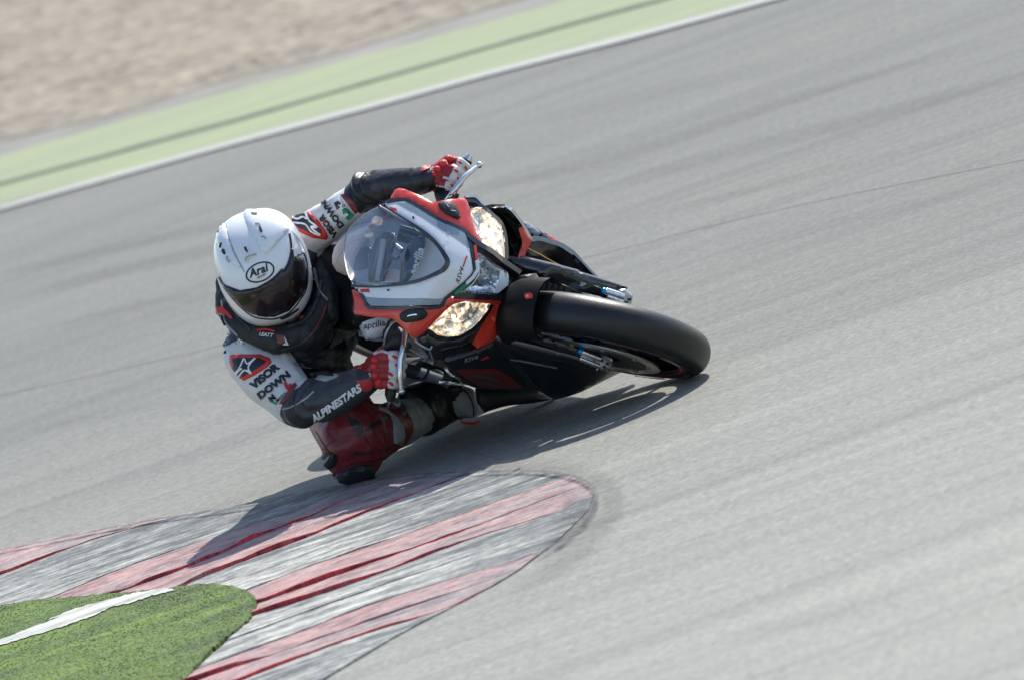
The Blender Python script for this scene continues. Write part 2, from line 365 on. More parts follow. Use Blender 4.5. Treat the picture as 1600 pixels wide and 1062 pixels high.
def at_f(pts3):
    """surface through (px,py,F) points: inverse distance weights on F, normal toward the front"""
    P = np.array(pts3, float); Aq = np.c_[P[:, 0]-P[0, 0], P[:, 1]-P[0, 1], np.ones(len(P))]; pl = np.linalg.lstsq(Aq, P[:, 2], rcond=1e-3)[0]; rs_ = P[:, 2]-Aq@pl
    def s(px, py):
        d = (P[:, 0]-px)**2+(P[:, 1]-py)**2+30.0; w_ = 1/d**1.5; f = float((w_*rs_).sum()/w_.sum())+float(pl[0]*(px-P[0, 0])+pl[1]*(py-P[0, 1])+pl[2])
        return B(px, py, f), -ray(px, py).normalized()
    return s
def nose_or(F_): return lambda a, b_: (B(a, b_, F_), -ray(a, b_).normalized())
def patch3(name, pts3, mat, parent, **k):
    return patch(name, [(a, b_) for a, b_, _ in pts3], at_f(pts3), mat, parent, **k)
def caster(*objs):
    vs, fs, ns = [], [], []
    for o in objs:
        me = o.data; k = len(vs)
        vs += [v.co.copy() for v in me.vertices]; ns += [v.normal.copy() for v in me.vertices]
        fs += [tuple(i+k for i in f.vertices) for f in me.polygons]
    bvh = BVHTree.FromPolygons(vs, fs)
    def s(px, py):
        k_ = ray(px, py).normalized(); h = bvh.ray_cast(CAM, k_)
        if h[0] is None:
            d = s.last if s.last else 30.0
            q = bvh.find_nearest(CAM+k_*d); P, idx = q[0], q[2]
        else: P, idx = h[0], h[2]; s.last = h[3]
        n = Vector()
        for i in fs[idx]: n += ns[i]/max(.003, (vs[i]-P).length)
        n.normalize()
        if n.dot(k_) > .25: n = -n
        return P, n
    s.last = None; return s
def text_patch(name, txt, surf, mat, parent, origin, direction, size, shear=0, squash=1.0, off=.003, bold=0, grid=6, thick=.001, up=None, spacing=1.0):
    """origin = photo px of the text's lower-left, direction = px vector of the baseline, size = cap height in px"""
    c = bpy.data.curves.new('txt', 'FONT'); c.body = txt; c.shear = shear; c.offset = bold; c.resolution_u = 3; c.space_character = spacing
    o = bpy.data.objects.new('txt', c); COL.objects.link(o); bpy.context.view_layer.update()
    dg = bpy.context.evaluated_depsgraph_get(); me = bpy.data.meshes.new_from_object(o.evaluated_get(dg))
    bpy.data.objects.remove(o); bm = bmesh.new(); bm.from_mesh(me)
    bmesh.ops.remove_doubles(bm, verts=bm.verts[:], dist=1e-5)
    d = Vector((direction[0], direction[1])).normalized(); u_ = Vector(up).normalized() if up else Vector((d.y, -d.x)); s = size/.7
    for v in bm.verts:
        x, y = v.co.x*s*squash, v.co.y*s; v.co = (origin[0]+d.x*x+u_.x*y, origin[1]+d.y*x+u_.y*y, 0)
    cut(bm, grid); lay(bm, surf, off, thick)
    return link(name, bm_mesh(bm), mat, parent, smooth=None)

# ---- organic bodies
def capsule(bm, p0, r0, p1, r1):
    tmp = bmesh.new()
    bmesh.ops.create_icosphere(tmp, subdivisions=2, radius=1)
    vs = [v.co.copy() for v in tmp.verts]; tmp.free()
    nb = bmesh.new()
    for v in vs: nb.verts.new(p0+v*r0)
    for v in vs: nb.verts.new(p1+v*r1)
    r_ = bmesh.ops.convex_hull(nb, input=nb.verts[:])
    bmesh.ops.delete(nb, geom=list({g for g in r_['geom_interior'] if isinstance(g, bmesh.types.BMVert)}), context='VERTS')
    me = bpy.data.meshes.new('tmp'); nb.to_mesh(me); nb.free(); bm.from_mesh(me); bpy.data.meshes.remove(me)
def remesh(bm, voxel, smooth_it=6, fac=.5):
    me = bpy.data.meshes.new('rm'); bm.to_mesh(me); bm.free()
    o = bpy.data.objects.new('rm', me); COL.objects.link(o)
    md = o.modifiers.new('r', 'REMESH'); md.mode = 'VOXEL'; md.voxel_size = voxel
    if smooth_it:
        sm = o.modifiers.new('s', 'SMOOTH'); sm.iterations = smooth_it; sm.factor = fac
    bpy.context.view_layer.update(); dg = bpy.context.evaluated_depsgraph_get()
    out = bpy.data.meshes.new_from_object(o.evaluated_get(dg)); bpy.data.objects.remove(o); return out
def organic(name, caps, mats, parent, voxel=.009, it=6, cuts=(), disp=None, rule=None, **k):
    """caps = [(p0, r0, p1, r1, matindex)]; cuts = [(cap index, t)] crisp seams across a limb"""
    bm = bmesh.new()
    for c in caps: capsule(bm, c[0], c[1], c[2], c[3])
    me = remesh(bm, voxel, it); me.materials.clear()
    if disp:
        nrm_ = [v.normal.copy() for v in me.vertices]; pos_ = [v.co.copy() for v in me.vertices]
        me.vertices.foreach_set('co', [x for p_, n_ in zip(pos_, nrm_) for x in (p_+n_*disp(p_))]); me.update()
    bm = bmesh.new(); bm.from_mesh(me)
    for i, t_ in cuts:
        c = caps[i]; pl = c[0]+(c[2]-c[0])*t_; rr = max(c[1], c[3])*1.9
        fs = [f for f in bm.faces if (f.calc_center_median()-pl).length < rr]
        g = list({v for f in fs for v in f.verts})+list({e for f in fs for e in f.edges})+fs
        bmesh.ops.bisect_plane(bm, geom=g, plane_co=pl, plane_no=(c[2]-c[0]), dist=1e-5)
    if len(mats) > 1:
        fl = list(bm.faces); PC = np.array([f.calc_center_median()[:] for f in fl]); best = np.full(len(PC), 1e9); bi = np.zeros(len(PC), int); bt = np.zeros(len(PC))
        for i, c in enumerate(caps):
            a_ = np.array(c[0][:]); ab = np.array((c[2]-c[0])[:]); tt = (PC-a_)@ab/max(1e-9, ab@ab); tc = np.clip(tt, 0, 1)
            d = np.linalg.norm(PC-(a_+tc[:, None]*ab), axis=1)-(c[1]+(c[3]-c[1])*tc); k_ = d < best
            best[k_] = d[k_]; bi[k_] = i; bt[k_] = tt[k_]
        for j, f in enumerate(fl):
            i = int(bi[j]); f.material_index = rule(i, float(bt[j]), Vector(PC[j])) if rule else caps[i][4]
    bm.to_mesh(me); bm.free()
    return link(name, me, mats, parent, smooth=180, **k)

# ================================================================== GROUND
def sheet(name, pts, mat, z, kind='structure', **k):
    bm = bmesh.new(); vs = [bm.verts.new((p_[0], p_[1], z)) for p_ in pts]; bm.faces.new(vs)
    bm.normal_update(); bmesh.ops.triangulate(bm, faces=bm.faces[:]); bmesh.ops.recalc_face_normals(bm, faces=bm.faces)
    me = bpy.data.meshes.new(name); bm.to_mesh(me); bm.free()
    o = link(name, me, mat, None, smooth=None)
    if me.polygons[0].normal.z < 0: me.flip_normals()
    o['kind'] = kind; return o
S = 900
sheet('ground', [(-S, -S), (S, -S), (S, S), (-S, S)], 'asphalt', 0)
def gcurve(pxs, ext=40):
    P = [G(a, b_) for a, b_ in pxs]; P = [Vector((q.x, q.y, 0)) for q in P]
    A = P[0]+(P[0]-P[1]).normalized()*ext; Z = P[-1]+(P[-1]-P[-2]).normalized()*ext
    return [A]+catmull(P, 6)+[Z]
def strip(name, up, lo, mat, z, kind='structure'):
    vs = [(p_.x, p_.y, z) for p_ in up]+[(p_.x, p_.y, z) for p_ in lo]; n = len(up)
    me = mesh_from(vs, [(i, n+i, n+i+1, i+1) for i in range(n-1)])
    if me.polygons[0].normal.z < 0: me.flip_normals()
    o = link(name, me, mat, None, smooth=None)
    if kind: o['kind'] = kind
    return o
def band(name, pxs, wid, mat, z, ext=40, kind='structure'):
    c = gcurve(pxs, ext) if ext else catmull([Vector((G(a, b_).x, G(a, b_).y, 0)) for a, b_ in pxs], 8)
    up, lo = [], []
    for i, q in enumerate(c):
        t_ = (c[min(i+1, len(c)-1)]-c[max(i-1, 0)]).normalized(); n_ = Vector((-t_.y, t_.x, 0)); w_ = wid*(.75+.5*noise.noise(q*3)) if not ext else wid
        up.append(q+n_*w_/2); lo.append(q-n_*w_/2)
    return strip(name, up, lo, mat, z, kind)
green_far = [(0, 245), (200, 188), (400, 133), (600, 80), (800, 26), (890, 0)]
green_near = [(0, 322), (350, 226), (600, 160), (800, 104), (1000, 55), (1190, 4)]
gf, gn = gcurve(green_far), gcurve(green_near)
strip('runoff_strip', gf, gn, 'runoff_green', .004)
strip('runoff_edge', gcurve([(0, 222), (200, 171), (400, 117), (600, 62), (800, 3), (890, -24)]), gf, 'edge_dust', .0035)
band('edge_line', [(0, 328), (350, 230), (600, 163), (800, 108), (1000, 57), (1200, 3)], .15, 'line_white', .008)
band('painted_strip_seam', [(0, 290), (400, 181), (800, 66), (1040, 0)], .10, 'seam_soft', .009)
# gravel trap: a gently uneven bed, stones on it
grav_edge = [(0, 224), (200, 173), (400, 119), (600, 64), (800, 5), (840, -8)]
ge = gcurve(grav_edge, 14)
bm = bmesh.new(); rows = []
nx, ny = 150, 110
# resample edge
L = [0]
for a, b_ in zip(ge, ge[1:]): L.append(L[-1]+(b_-a).length)
ex = np.interp(np.linspace(0, L[-1], nx), L, [q.x for q in ge]); ey = np.interp(np.linspace(0, L[-1], nx), L, [q.y for q in ge])
for j in range(ny):
    dd = 16*(j/(ny-1))**1.15; row = []
    for i in range(nx):
        x, y = ex[i]+dd*.61, ey[i]+dd*.79
        ed = min(1, dd/.35)
        wob = .12*noise.noise(Vector((x*1.3, y*1.3, 3)))*(1-min(1, dd/1.5))
        z = .006+ed*(.02+.03*noise.fractal(Vector((x*.9, y*.9, 0)), 1, 2, 4)+.022*noise.fractal(Vector((x*4, y*4, 5)), 1, 2, 3))
        row.append(bm.verts.new((x-wob, y-wob, max(z, .004))))
    rows.append(row)
for j in range(ny-1):
    for i in range(nx-1): bm.faces.new((rows[j][i], rows[j][i+1], rows[j+1][i+1], rows[j+1][i]))
gv = link('gravel_trap', bm_mesh(bm), 'gravel', None, smooth=180); gv['kind'] = 'stuff'; gv['label'] = 'beige gravel trap beyond the green strip'; gv['category'] = 'gravel'
if gv.data.polygons[0].normal.z < 0: gv.data.flip_normals()
stones = simple('gravel_stone', (.34, .30, .245), .9, var=.3, nscale=3)
V, Fc = [], []
octv = [(1, 0, 0), (-1, 0, 0), (0, 1, 0), (0, -1, 0), (0, 0, 1), (0, 0, -1)]; octf = [(0, 2, 4), (2, 1, 4), (1, 3, 4), (3, 0, 4), (2, 0, 5), (1, 2, 5), (3, 1, 5), (0, 3, 5)]
for _ in range(3000):
    i = random.random()*(nx-1); dd = 15.5*random.random()**.9; x = np.interp(i, range(nx), ex)+dd*.61; y = np.interp(i, range(nx), ey)+dd*.79
    if not (-4 < x < 3.5 and y < 27): continue
    s = random.uniform(.006, .017)*(.6 if dd < .2 else 1); a = random.random()*6; k = len(V); ed = min(1, dd/.35)
    z = .006+ed*(.02+.03*noise.fractal(Vector((x*.9, y*.9, 0)), 1, 2, 4)+.022*noise.fractal(Vector((x*4, y*4, 5)), 1, 2, 3))
    for v in octv:
        q = Vector(v)*s*random.uniform(.7, 1.3); V.append((x+q.x*math.cos(a)-q.y*math.sin(a), y+q.x*math.sin(a)+q.y*math.cos(a), z+q.z*.4+s*.1))
    Fc += [tuple(k+i_ for i_ in f) for f in octf]
st = link('gravel_stones', mesh_from(V, Fc), stones, None, smooth=None); st['kind'] = 'stuff'; st['label'] = 'loose pale stones lying over the gravel trap'; st['category'] = 'gravel'
band('asphalt_seam', [(0, 617), (180, 578), (340, 541), (560, 486), (960, 392), (1100, 356), (1300, 310), (1600, 250)], .007, 'seam', .004, 6)

# ---- kerb with saw-tooth ribs
LN = {
 'e0': [(-300, 915), (0, 859), (105, 837), (240, 811), (300, 801)],
 'b1': [(-300, 1010), (0, 900), (90, 865), (168, 838), (300, 803)],
 'b2': [(-330, 1100), (64, 942), (165, 900), (255, 867), (354, 834), (470, 796), (567, 752)],
 'b3': [(180, 929), (300, 885), (420, 833), (480, 811), (539, 784), (660, 741)],
 'b4': [(268, 925), (345, 892), (480, 841), (539, 816), (640, 776), (727, 742), (760, 736)],
 'b5': [(384, 925), (480, 888), (556, 862), (710, 809), (812, 773), (880, 750), (890, 743)],
 'b6': [(404, 944), (480, 917), (601, 874), (710, 836), (812, 797), (897, 765), (918, 754)],
 'b7': [(394, 964), (480, 937), (604, 894), (727, 847), (846, 809), (928, 776)],
 'b7b': [(356, 1003), (480, 958), (590, 919), (727, 872), (846, 828), (920, 798)],
 'b8': [(308, 1047), (420, 1007), (480, 985), (584, 945), (727, 899), (839, 866), (872, 845)],
 'b9': [(240, 1090), (315, 1062), (480, 1006), (590, 967), (700, 930), (810, 892)],
 'b10': [(180, 1140), (420, 1048), (556, 997), (690, 955), (770, 916)],
 'e1': [(120, 1220), (400, 1120), (539, 1043), (625, 992), (720, 942)],
}
kerb = empty('kerb', G(400, 880), 'worn red and white ribbed kerb curving round the painted green infield', 'kerb')
def resamp(keys, n=44):
    P = [Vector((G(a, b_).x, G(a, b_).y, 0)) for a, b_ in keys]; P = catmull(P, 8)
    L_ = [0]
    for a, b_ in zip(P, P[1:]): L_.append(L_[-1]+(b_-a).length)
    q = np.linspace(0, L_[-1], n)
    return [Vector((np.interp(s, L_, [v.x for v in P]), np.interp(s, L_, [v.y for v in P]), 0)) for s in q]
def kerb_strip(a, b_, mat, name, hs=.012, lead=0.0):
    A, Bv = resamp(LN[a]), resamp(LN[b_]); n = len(A); rows_ = 6; vs, wear = [], []
    for i in range(n):
        t_ = i/(n-1); h = hs*min(1, (1-t_)*1.7)**1.2*max(.15, 1+1.3*noise.noise(A[i]*6))
        for r_ in range(rows_+2):
            s = min(1, r_/rows_); p_ = A[i].lerp(Bv[i], s)
            z = .004+h*s**1.5+.0015*noise.noise(p_*30) if r_ <= rows_ else .0005
            vs.append((p_.x, p_.y, max(z, .0006))); wear.append(max(0, t_*1.15-.15)+.25*abs(noise.noise(p_*4)))
    m_ = rows_+2; fs = [(i*m_+r_, i*m_+r_+1, (i+1)*m_+r_+1, (i+1)*m_+r_) for i in range(n-1) for r_ in range(m_-1)]
    me = mesh_from(vs, fs); 
    if me.polygons[0].normal.z < 0: me.flip_normals()
    at_ = me.attributes.new('wear', 'FLOAT', 'POINT'); at_.data.foreach_set('value', wear)
    if isinstance(mat, tuple): me.materials.append(M[mat[0]]); me.materials.append(M[mat[1]])
    o = link(name, me, mat, kerb, smooth=30)
    if isinstance(mat, tuple):
        for k_, f in enumerate(me.polygons):
            if k_ % (m_-1) >= rows_: f.material_index = 1
    return o
KR = ('kerb_red', 'kerb_red_deep')
for a, b_, mt, nm in (('e0', 'b1', KR, 'red_band'), ('b1', 'b2', 'kerb_white', 'white_band'), ('b2', 'b3', KR, 'red_band'), ('b3', 'b4', KR, 'red_band'),
    ('b4', 'b5', 'kerb_white', 'white_band'), ('b5', 'b6', KR, 'red_band'), ('b6', 'b7', KR, 'red_band'), ('b7', 'b7b', 'kerb_white', 'white_band'),
    ('b7b', 'b8', 'kerb_white', 'white_band'), ('b8', 'b9', KR, 'red_band'), ('b9', 'b10', KR, 'red_band'), ('b10', 'e1', 'kerb_white', 'white_band')):
    kerb_strip(a, b_, mt, nm, .0095 if nm == 'red_band' else .003)
# rubber scuffs round the kerb's edge
def marks(keys, wds, amt, z):
    P_ = catmull([Vector((a, b_, 0)) for a, b_ in keys], 10); vs, wr_, n = [], [], len(P_)
    for i, q_ in enumerate(P_):
        t_ = (P_[min(i+1, n-1)]-P_[max(i-1, 0)]).normalized(); n_ = Vector((-t_.y, t_.x, 0)); e = min(1, min(i, n-1-i)/8)
        wd = np.interp(i/(n-1), np.linspace(0, 1, len(wds)), wds)
        for o_, a_ in ((-.5, 0), (-.2, 1), (.2, 1), (.5, 0)):
            p_ = q_+n_*(o_*wd); g_ = G(p_.x, p_.y, z); vs.append((g_.x, g_.y, z)); wr_.append(a_*amt*e)
    me = mesh_from(vs, [(i*4+j, i*4+j+1, i*4+j+5, i*4+j+4) for i in range(n-1) for j in range(3)])
    if me.polygons[0].normal.z < 0: me.flip_normals()
    at_ = me.attributes.new('wear', 'FLOAT', 'POINT'); at_.data.foreach_set('value', wr_)
    o = link('rubber_scuff', me, 'marks', None, smooth=None); o['kind'] = 'structure'
for ks_, w_, am_ in (([(-60, 442), (160, 392), (340, 352), (520, 312)], [14, 20, 14], .20), ([(-60, 486), (180, 424), (340, 388), (460, 362)], [20, 26, 18], .24), ([(-60, 545), (200, 480), (350, 452)], [10, 14, 8], .14),
    ([(700, 300), (900, 262), (1250, 150), (1660, 34)], [10, 22, 20, 16], .22), ([(820, 330), (1100, 250), (1400, 170), (1660, 104)], [14, 30, 26, 22], .2), ([(880, 368), (1200, 290), (1660, 170)], [10, 16, 18], .16), ([(1000, 430), (1300, 350), (1660, 262)], [10, 20, 14], .12), ([(700, 220), (1000, 150), (1400, 60)], [16, 30, 20], .12),
    ([(1000, 1020), (1300, 960), (1660, 880)], [20, 40, 30], .08), ([(-60, 690), (200, 640), (360, 610)], [12, 20, 10], .1)):
    marks(ks_, w_, am_, .0028)
marks([(600, 748), (660, 740), (727, 737), (829, 734.5), (897, 744), (926, 762), (930, 780), (918, 805), (880, 842), (830, 874)], [3, 4, 4, 6, 9, 14, 14, 10, 6], 1.0, .014)
marks([(700, 728), (820, 724), (905, 732), (955, 762), (950, 805), (890, 865), (780, 935)], [14, 18, 26, 44, 44, 40, 30], .28, .0132)
marks([(860, 760), (895, 775), (905, 800), (870, 835), (820, 868)], [20, 50, 60, 50, 30], .35, .0155)
marks([(-100, 877), (0, 859), (105, 837.5), (240, 811), (375, 792), (444, 781), (567, 752), (620, 746)], [4, 4, 3.5, 3, 3, 3, 3], 1.15, .0145)
# infield green, in a raised pad inside the kerb
INF = [(-320, 1010), (0, 952), (63, 942), (130, 937), (210, 930), (262, 925), (315, 918), (350, 919), (378, 925), (396, 934), (403, 946), (398, 960), (388, 975), (352, 1004), (330, 1022), (309, 1045), (280, 1080), (150, 1250), (-500, 1500)]
P2 = catmull([Vector((a, b_, 0)) for a, b_ in INF], 12, True)
pts = []
for v in P2:
    q = G(v.x+2.5*noise.noise(Vector((v.x*.12, v.y*.25, 0))), v.y+2.6*noise.noise(Vector((v.x*.22, v.y*.3, 9)))); pts.append((q.x, q.y))
bm = bmesh.new(); top = [bm.verts.new((x, y, .0125)) for x, y in pts]; bot = [bm.verts.new((x, y, -.002)) for x, y in pts]
bm.faces.new(top)
for i in range(len(top)): bm.faces.new((top[i], top[(i+1) % len(top)], bot[(i+1) % len(top)], bot[i]))
bm.normal_update(); bmesh.ops.triangulate(bm, faces=[f for f in bm.faces if len(f.verts) > 4])
o = link('infield', bm_mesh(bm), 'infield_green', None, smooth=None); o['kind'] = 'structure'
for f in o.data.polygons[:1]: pass
WL = [(-60, 1040), (0, 1010), (60, 985), (120, 963), (85, 975), (150, 952), (210, 937), (268, 927), (272, 931), (210, 950), (150, 970), (100, 988), (50, 1004), (0, 1019), (-60, 1052)]
WL = [(-60, 1032), (0, 1008), (60, 984), (97, 971), (78, 975), (120, 958), (165, 946), (210, 934), (262, 926), (276, 929), (240, 938), (205, 950), (178, 955), (150, 969), (120, 979), (98, 987), (50, 1001), (0, 1016), (-60, 1040)]
WL2 = []
for (a, b_), (c_, d_) in zip(WL, WL[1:]+WL[:1]):
    for k in range(7):
        s_ = k/7; x_, y_ = a+(c_-a)*s_, b_+(d_-b_)*s_; WL2.append((x_+1.6*noise.noise(Vector((x_*.3, y_*.3, 2))), y_+1.9*noise.noise(Vector((x_*.22, y_*.4, 7)))))
pts = [G(a, b_) for a, b_ in WL2]; sheet('infield_line', [(q.x, q.y) for q in pts], 'old_line', .0155)

# short turf on the infield pad
gm = []
for nm_, c_ in (('turf_light', (.42, .56, .17)), ('turf_mid', (.32, .45, .11)), ('turf_dark', (.20, .30, .075))): gm.append(simple(nm_, c_, .7, var=.25, nscale=6))
PG = [(v.x, v.y) for v in [G(p_.x, p_.y) for p_ in P2]]
def inside(x, y):
    c_ = False; j = len(PG)-1
    for i in range(len(PG)):
        if (PG[i][1] > y) != (PG[j][1] > y) and x < (PG[j][0]-PG[i][0])*(y-PG[i][1])/(PG[j][1]-PG[i][1]+1e-12)+PG[i][0]: c_ = not c_
        j = i
    return c_
LNp = [(p_.x, p_.y) for p_ in pts]
def inl(x, y):
    c_ = False; j = len(LNp)-1
    for i in range(len(LNp)):
        if (LNp[i][1] > y) != (LNp[j][1] > y) and x < (LNp[j][0]-LNp[i][0])*(y-LNp[i][1])/(LNp[j][1]-LNp[i][1]+1e-12)+LNp[i][0]: c_ = not c_
        j = i
    return c_
V, Fc, mi = [], [], []
for _ in range(16000):
    px_, py_ = random.uniform(-20, 412), random.uniform(912, 1075); g_ = G(px_, py_, .012)
    if not inside(g_.x, g_.y) or inl(g_.x, g_.y): continue
    h_ = random.uniform(.001, .003); a = random.uniform(0, 3.14); w_ = .005; l_ = Vector((random.uniform(-1, 1), random.uniform(-1, 1), 0))*h_*.6; k = len(V); d_ = Vector((math.cos(a), math.sin(a), 0))*w_
    V += [tuple(g_-d_), tuple(g_+d_), tuple(g_+l_+Vector((0, 0, h_)))]; Fc.append((k, k+1, k+2))
    n_ = noise.fractal(Vector((g_.x*5, g_.y*2.2, 0)), 1, 2, 4)+random.uniform(-.25, .25); mi.append(0 if n_ > .12 else (1 if n_ > -.2 else 2))
me = mesh_from(V, Fc); o = link('turf', me, gm, None, smooth=None); me.polygons.foreach_set('material_index', mi); o['kind'] = 'stuff'; o['label'] = 'short green turf inside the curved kerb'; o['category'] = 'turf'

# ================================================================== MOTORCYCLE
bike = empty('motorcycle', None, 'red, white and black sports motorcycle leaned hard over with both outer headlights lit', 'motorcycle', matrix=BM.copy())
WC = BL(.0222, 0, .304)
def ring_prof(ro, ri, hw, n=14, rimhw=None):
    rimhw = rimhw or hw*.75; out = []
    for i in range(n+1):
        a = -math.pi*.5+math.pi*i/n; c_ = max(0, math.cos(a))
        out.append((ri+(ro-ri)*c_**.72, hw*math.sin(a)*(1 if c_ > .15 else .97)))
    return [(ri-.012, -rimhw)]+out+[(ri-.012, rimhw)]
SA = (RT-UP*.045+FW*.03).normalized()
lathe('front_tyre', ring_prof(.288, .222, .058), 'rubber', bike, WC, SA, seg=128, smooth=60)
def wheel(name, C_, ax, ro, hw, spokes, hub):
    o = lathe(name, [(ro+.002, -hw), (ro+.002, -hw+.006), (ro-.018, -hw+.014), (ro-.022, 0), (ro-.018, hw-.014), (ro+.002, hw-.006), (ro+.002, hw)], 'black_gloss', bike, C_, ax, seg=96)
    q = ax.orthogonal().normalized(); s_ = ax.cross(q)
    for i in range(spokes):
        a = 2*math.pi*i/spokes; e = q*math.cos(a)+s_*math.sin(a); f = ax.cross(e)
        bm = bmesh.new(); box_bm(bm, C_+e*(ro*.53), e, f, ax, ro*.9, .02, .025)
        link('spoke', bm_mesh(bm), 'black_gloss', o)
    bm = tube_bm([C_-ax*(hw*.8), C_+ax*(hw*.8)], hub, 24, curve=False); link('hub', bm_mesh(bm), 'black_matt', o)
    return o
fr = wheel('front_rim', WC, SA, .222, .045, 6, .035)
lathe('rim_stripe', [(.224, .0525), (.2135, .0535)], 'print_red', fr, WC, SA, seg=96); 
for a0 in (20, 65, 110, 155, 200, 245, 290, 335):
    lathe('rim_graphic', [(.243, .0608), (.229, .0606)], 'dkred', fr, WC, SA, a0, a0+26, 14)
for sgn in (1, -1):
    o = lathe('brake_disc', [(.16, sgn*.062), (.16, sgn*.067), (.125, sgn*.067), (.125, sgn*.062), (.16, sgn*.062)], 'steel', bike, WC, SA, seg=96, smooth=30)
    lathe('disc_carrier', [(.125, sgn*.0645), (.085, sgn*.066), (.045, sgn*.062)], 'black_matt', o, WC, SA, seg=48)
    for i in range(8):
        a = 2*math.pi*i/8; q = SA.orthogonal().normalized(); e = q*math.cos(a)+SA.cross(q)*math.sin(a)
        link('disc_button', bm_mesh(tube_bm([WC+e*.125+SA*sgn*.06, WC+e*.125+SA*sgn*.071], .008, 10, curve=False)), 'brass', o)
    # fork leg, foot, caliper
    f0 = BL(sgn*.105, .0, .30); f1 = BL(sgn*.105, -.33, .86); ax = (f1-f0).normalized()
    leg = tube('fork_leg', [f0+ax*.12, f1], .024, 'black_gloss', bike, 16, curve=False)
    link('fork_slider', bm_mesh(tube_bm([f0+ax*.01, f0+ax*.13, f0+ax*.14, f0+ax*.3], [.021, .024, .028, .029], 16, curve=False)), 'black_gloss', leg)
    boxo('fork_foot', f0+ax*.02-RT*0, RT, ax.cross(RT), ax, (.016, .03, .04), 'black_matt', leg, .006)
    link('axle_nut', bm_mesh(tube_bm([f0+RT*sgn*.004, f0+RT*sgn*.014], .010, 6, curve=False)), 'black_matt', leg)
    cc = BL(sgn*.088, -.045, .355)
    if sgn < 0: CY = [((946, 455), (974, 464), .0105), ((948, 463), (972, 472), .008)]; BRK = [(966, 453), (977, 451), (989, 461), (987, 473), (984, 480), (974, 476), (964, 469)]; F_ = .07
    else: CY = [((909, 549), (937, 560), .0115), ((905, 559), (935, 571), .0085)]; BRK = [(933, 552), (944, 553), (956, 560), (958, 568), (952, 577), (941, 580), (932, 574), (929, 563)]; F_ = .03
    cal = patch('brake_caliper', BRK, nose_or(F_), 'alu_dull', bike, thick=.045, puff=.008, pw=6, grid=4)
    for k, (a_, b_, r_) in enumerate(CY):
        p0, p1 = B(*a_, F_+.005), B(*b_, F_+.005); d_ = (p1-p0).normalized()
        link('caliper_piston', bm_mesh(tube_bm([p0, p0+d_*.004, p1], [r_*.85, r_, r_], 20, curve=False)), 'alu', cal)
        if k == 0: link('caliper_fitting', bm_mesh(tube_bm([p0-d_*.010, p0-d_*.006, p0+d_*.001], [r_*.6, r_*.82, r_*.82], 16, curve=False)), 'blue_an', cal)
        for m_ in (.35, .7):
            q_ = p0.lerp(p1, m_); link('caliper_groove', bm_mesh(tube_bm([q_, q_+d_*.002], r_*1.05, 20, curve=False)), 'alu_dull', cal)
    bx = sum(v[0] for v in BRK)/len(BRK); by = sum(v[1] for v in BRK)/len(BRK)
    for o1, o2 in ((-4, -3), (5, 2), (0, 7)):
        q_ = B(bx+o1, by+o2, F_+.006); link('caliper_bolt', bm_mesh(tube_bm([q_, q_+FW*.008], .0045, 6, curve=False)), 'black_matt', cal)
    tube('brake_hose', [cc+ax*.07, BL(sgn*.1, -.08, .48), BL(sgn*.09, -.17, .58), BL(sgn*.05, -.3, .7)], .005, 'black_matt', bike, 8)
# front fender wraps the tyre
prof = [(.262, -.088), (.285, -.084), (.307, -.066), (.3175, -.04), (.3215, 0), (.3175, .04), (.307, .066), (.285, .084), (.262, .088), (.262, .084), (.284, .080), (.303, .063), (.313, .038), (.317, 0), (.313, -.038), (.303, -.063), (.284, -.08), (.262, -.084), (.262, -.088)]
q0 = SA.cross(UP).normalized()
ref = FW if True else None
# angle measured from forward toward up
o = lathe('front_fender', prof, 'fender', bike, WC, -SA if (-SA).cross(FW).dot(UP) > 0 else SA, 66, 155, 40, ref=FW, smooth=50)
for s_, nm in ((1, 'fender_side'), (-1, 'fender_side')):
    pts3 = [(840, 424, .02), (848, 417, .02), (861, 413, .03), (878, 418, .03), (899, 426, .03), (938, 441, .03), (964, 447, .02), (958, 472, .02), (935, 463, .02), (905, 456, .02), (872, 440, .02), (852, 438, .02)]
    if s_ == 1: left_side = patch3(nm, pts3, 'black_gloss', bike, off=.0, thick=.035, puff=.006, pw=8)
    else:
        me = left_side.data.copy()
        for v in me.vertices:
            l = BI @ v.co; l.x = -l.x; v.co = BM @ l
        me.flip_normals(); link(nm, me, 'black_gloss', bike)
fc = caster(left_side)
text_patch('fender_logo', 'SP', fc, 'print_white', left_side, (905, 446), (1, .3), 6, .2, off=.001)

# ---- rear end
RC = BL(-.0062, -1.31, .309); 
lathe('rear_tyre', ring_prof(.31, .222, .07), 'rubber', bike, RC, RT, seg=96, smooth=60)
wheel('rear_rim', RC, RT, .222, .07, 6, .04)
for s_ in (1, -1):
    tube('swingarm', [BL(s_*.13, -.85, .40), BL(s_*.135, -1.1, .38), BL(s_*.10, -1.31, .32)], [.045, .04, .03], 'alu_dull', bike, 14)
tube('exhaust_silencer', [BL(.12, -1.02, .34), BL(.13, -1.12, .36), BL(.13, -1.26, .38)], [.035, .055, .05], 'black_matt', bike, 20)
